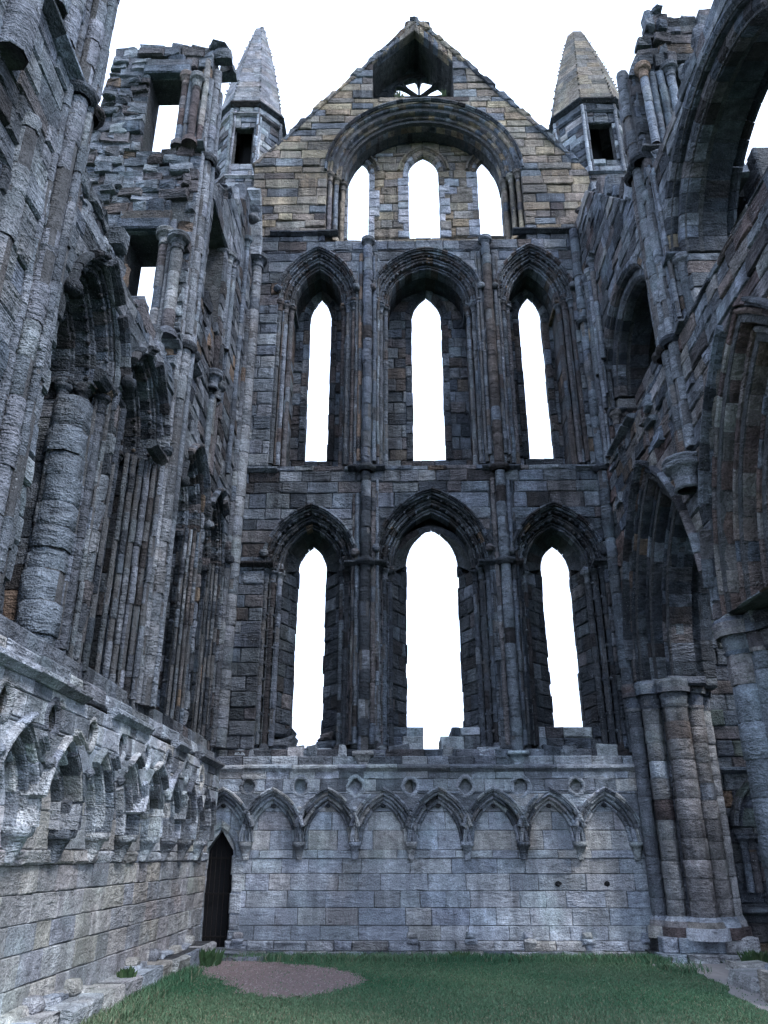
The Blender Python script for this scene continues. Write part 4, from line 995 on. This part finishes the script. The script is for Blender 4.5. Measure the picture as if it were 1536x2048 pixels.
# pebbles on the gravel
V, F, Tn = [], [], []
for _ in range(5000):
    x, y = rs.uniform(-3.4, -.4), rs.uniform(11.2, 15.5)
    if not inside(x, y, gp): continue
    r = rs.uniform(.005, .013); k = len(V); g = rs.uniform(.5, 1.4)
    V.extend([(x-r, y-r*.3, .003), (x+r*.6, y-r, .003), (x+r, y+r*.7, .003), (x-r*.5, y+r, .003), (x+r*.1, y, .003+r)])
    F.extend([(k, k+1, k+4), (k+1, k+2, k+4), (k+2, k+3, k+4), (k+3, k, k+4)]); Tn.extend([(.27*g, .225*g, .225*g, 1)]*5)
link('gravel', mesh('gravel', V, F, gm, False, Tn), None, 'loose pinkish pebbles on the worn patch before the doorway', 'gravel', 'stuff')

# ------------------------------------------------------------------ plants and fallen stones
def plant(label, c, n, h, cols, name='weed_clump', spread=.12):
    T = Thing(name, label, 'plant', c); V, F, Tn = [], [], []
    for _ in range(n):
        a = rs.uniform(0, 6.28); L = h*rs.uniform(.5, 1); s = rs.uniform(0, 1)*spread; x, y = c[0]+s*math.cos(a), c[1]+s*math.sin(a)
        dx, dy = math.cos(a)*L*.6*rs.rand(), math.sin(a)*L*.6*rs.rand(); k = len(V); w_ = rs.uniform(.008, .02)
        V.extend([(x-w_, y, c[2]), (x+w_, y, c[2]), (x+dx*.5+w_*1.3, y+dy*.5, c[2]+L*.6), (x+dx*.5-w_*1.3, y+dy*.5, c[2]+L*.6), (x+dx, y+dy, c[2]+L)])
        F.extend([(k, k+1, k+2, k+3), (k+3, k+2, k+4)]); col = cols[rs.randint(len(cols))]; g = rs.uniform(.7, 1.2); Tn.extend([(*[q*g for q in col], 1)]*5)
    T.obj('leaves', V, F, gm, None, Tn, False)
GC = [(.05, .10, .04), (.07, .11, .05), (.04, .08, .035)]
plant('leafy weed clump at the foot of the walls beside the doorway', (-3.15, 14.5, 0), 160, .26, GC, spread=.28)
plant('small grey-green weed growing on the left of the gable tracery', (.15, NY+1.0, 22.2), 45, .32, [(.10, .14, .07), (.14, .15, .10)], spread=.10)
plant('tiny weed tuft at the right end of the gable tracery', (1.5, NY+.9, 22.2), 25, .25, [(.10, .14, .07)], spread=.08)
plant('grass tuft growing beside the pier base on the right', (5.75, 14.75, .0), 140, .22, GC, spread=.25)
plant('low grass tuft at the foot of the gable wall below the blind arcade', (1.05, 15.42, 0), 70, .13, GC, 'grass_tuft', .22)
plant('grass tuft on the bench at the foot of the left wall', (-3.35, 11.2, .22), 60, .14, GC, 'grass_tuft', .10)
for (x, y, a, b, c, lab) in ((4.78, 12.2, .32, .4, .2, 'squat grey fallen stone beside the near pier base'), (5.3, 14.0, .3, .22, .13, 'flat fallen stone lying at the edge of the earth path'), (4.55, 10.95, .2, .3, .34, 'upright broken stone block at the right picture edge')):
    T = Thing('fallen_stone', lab, 'stone', (x, y, 0), 'fallen stones beside the path')
    block(T, Frame((x, y, 0), (1, 0, 0), (0, -1, 0)), [(-a, -.02), (a, -.02), (a*.8, c), (-a*.85, c*.9)], -b, b, pal('warm'), 'block', ch=.05, jit=.03, rough=.03); T.done()
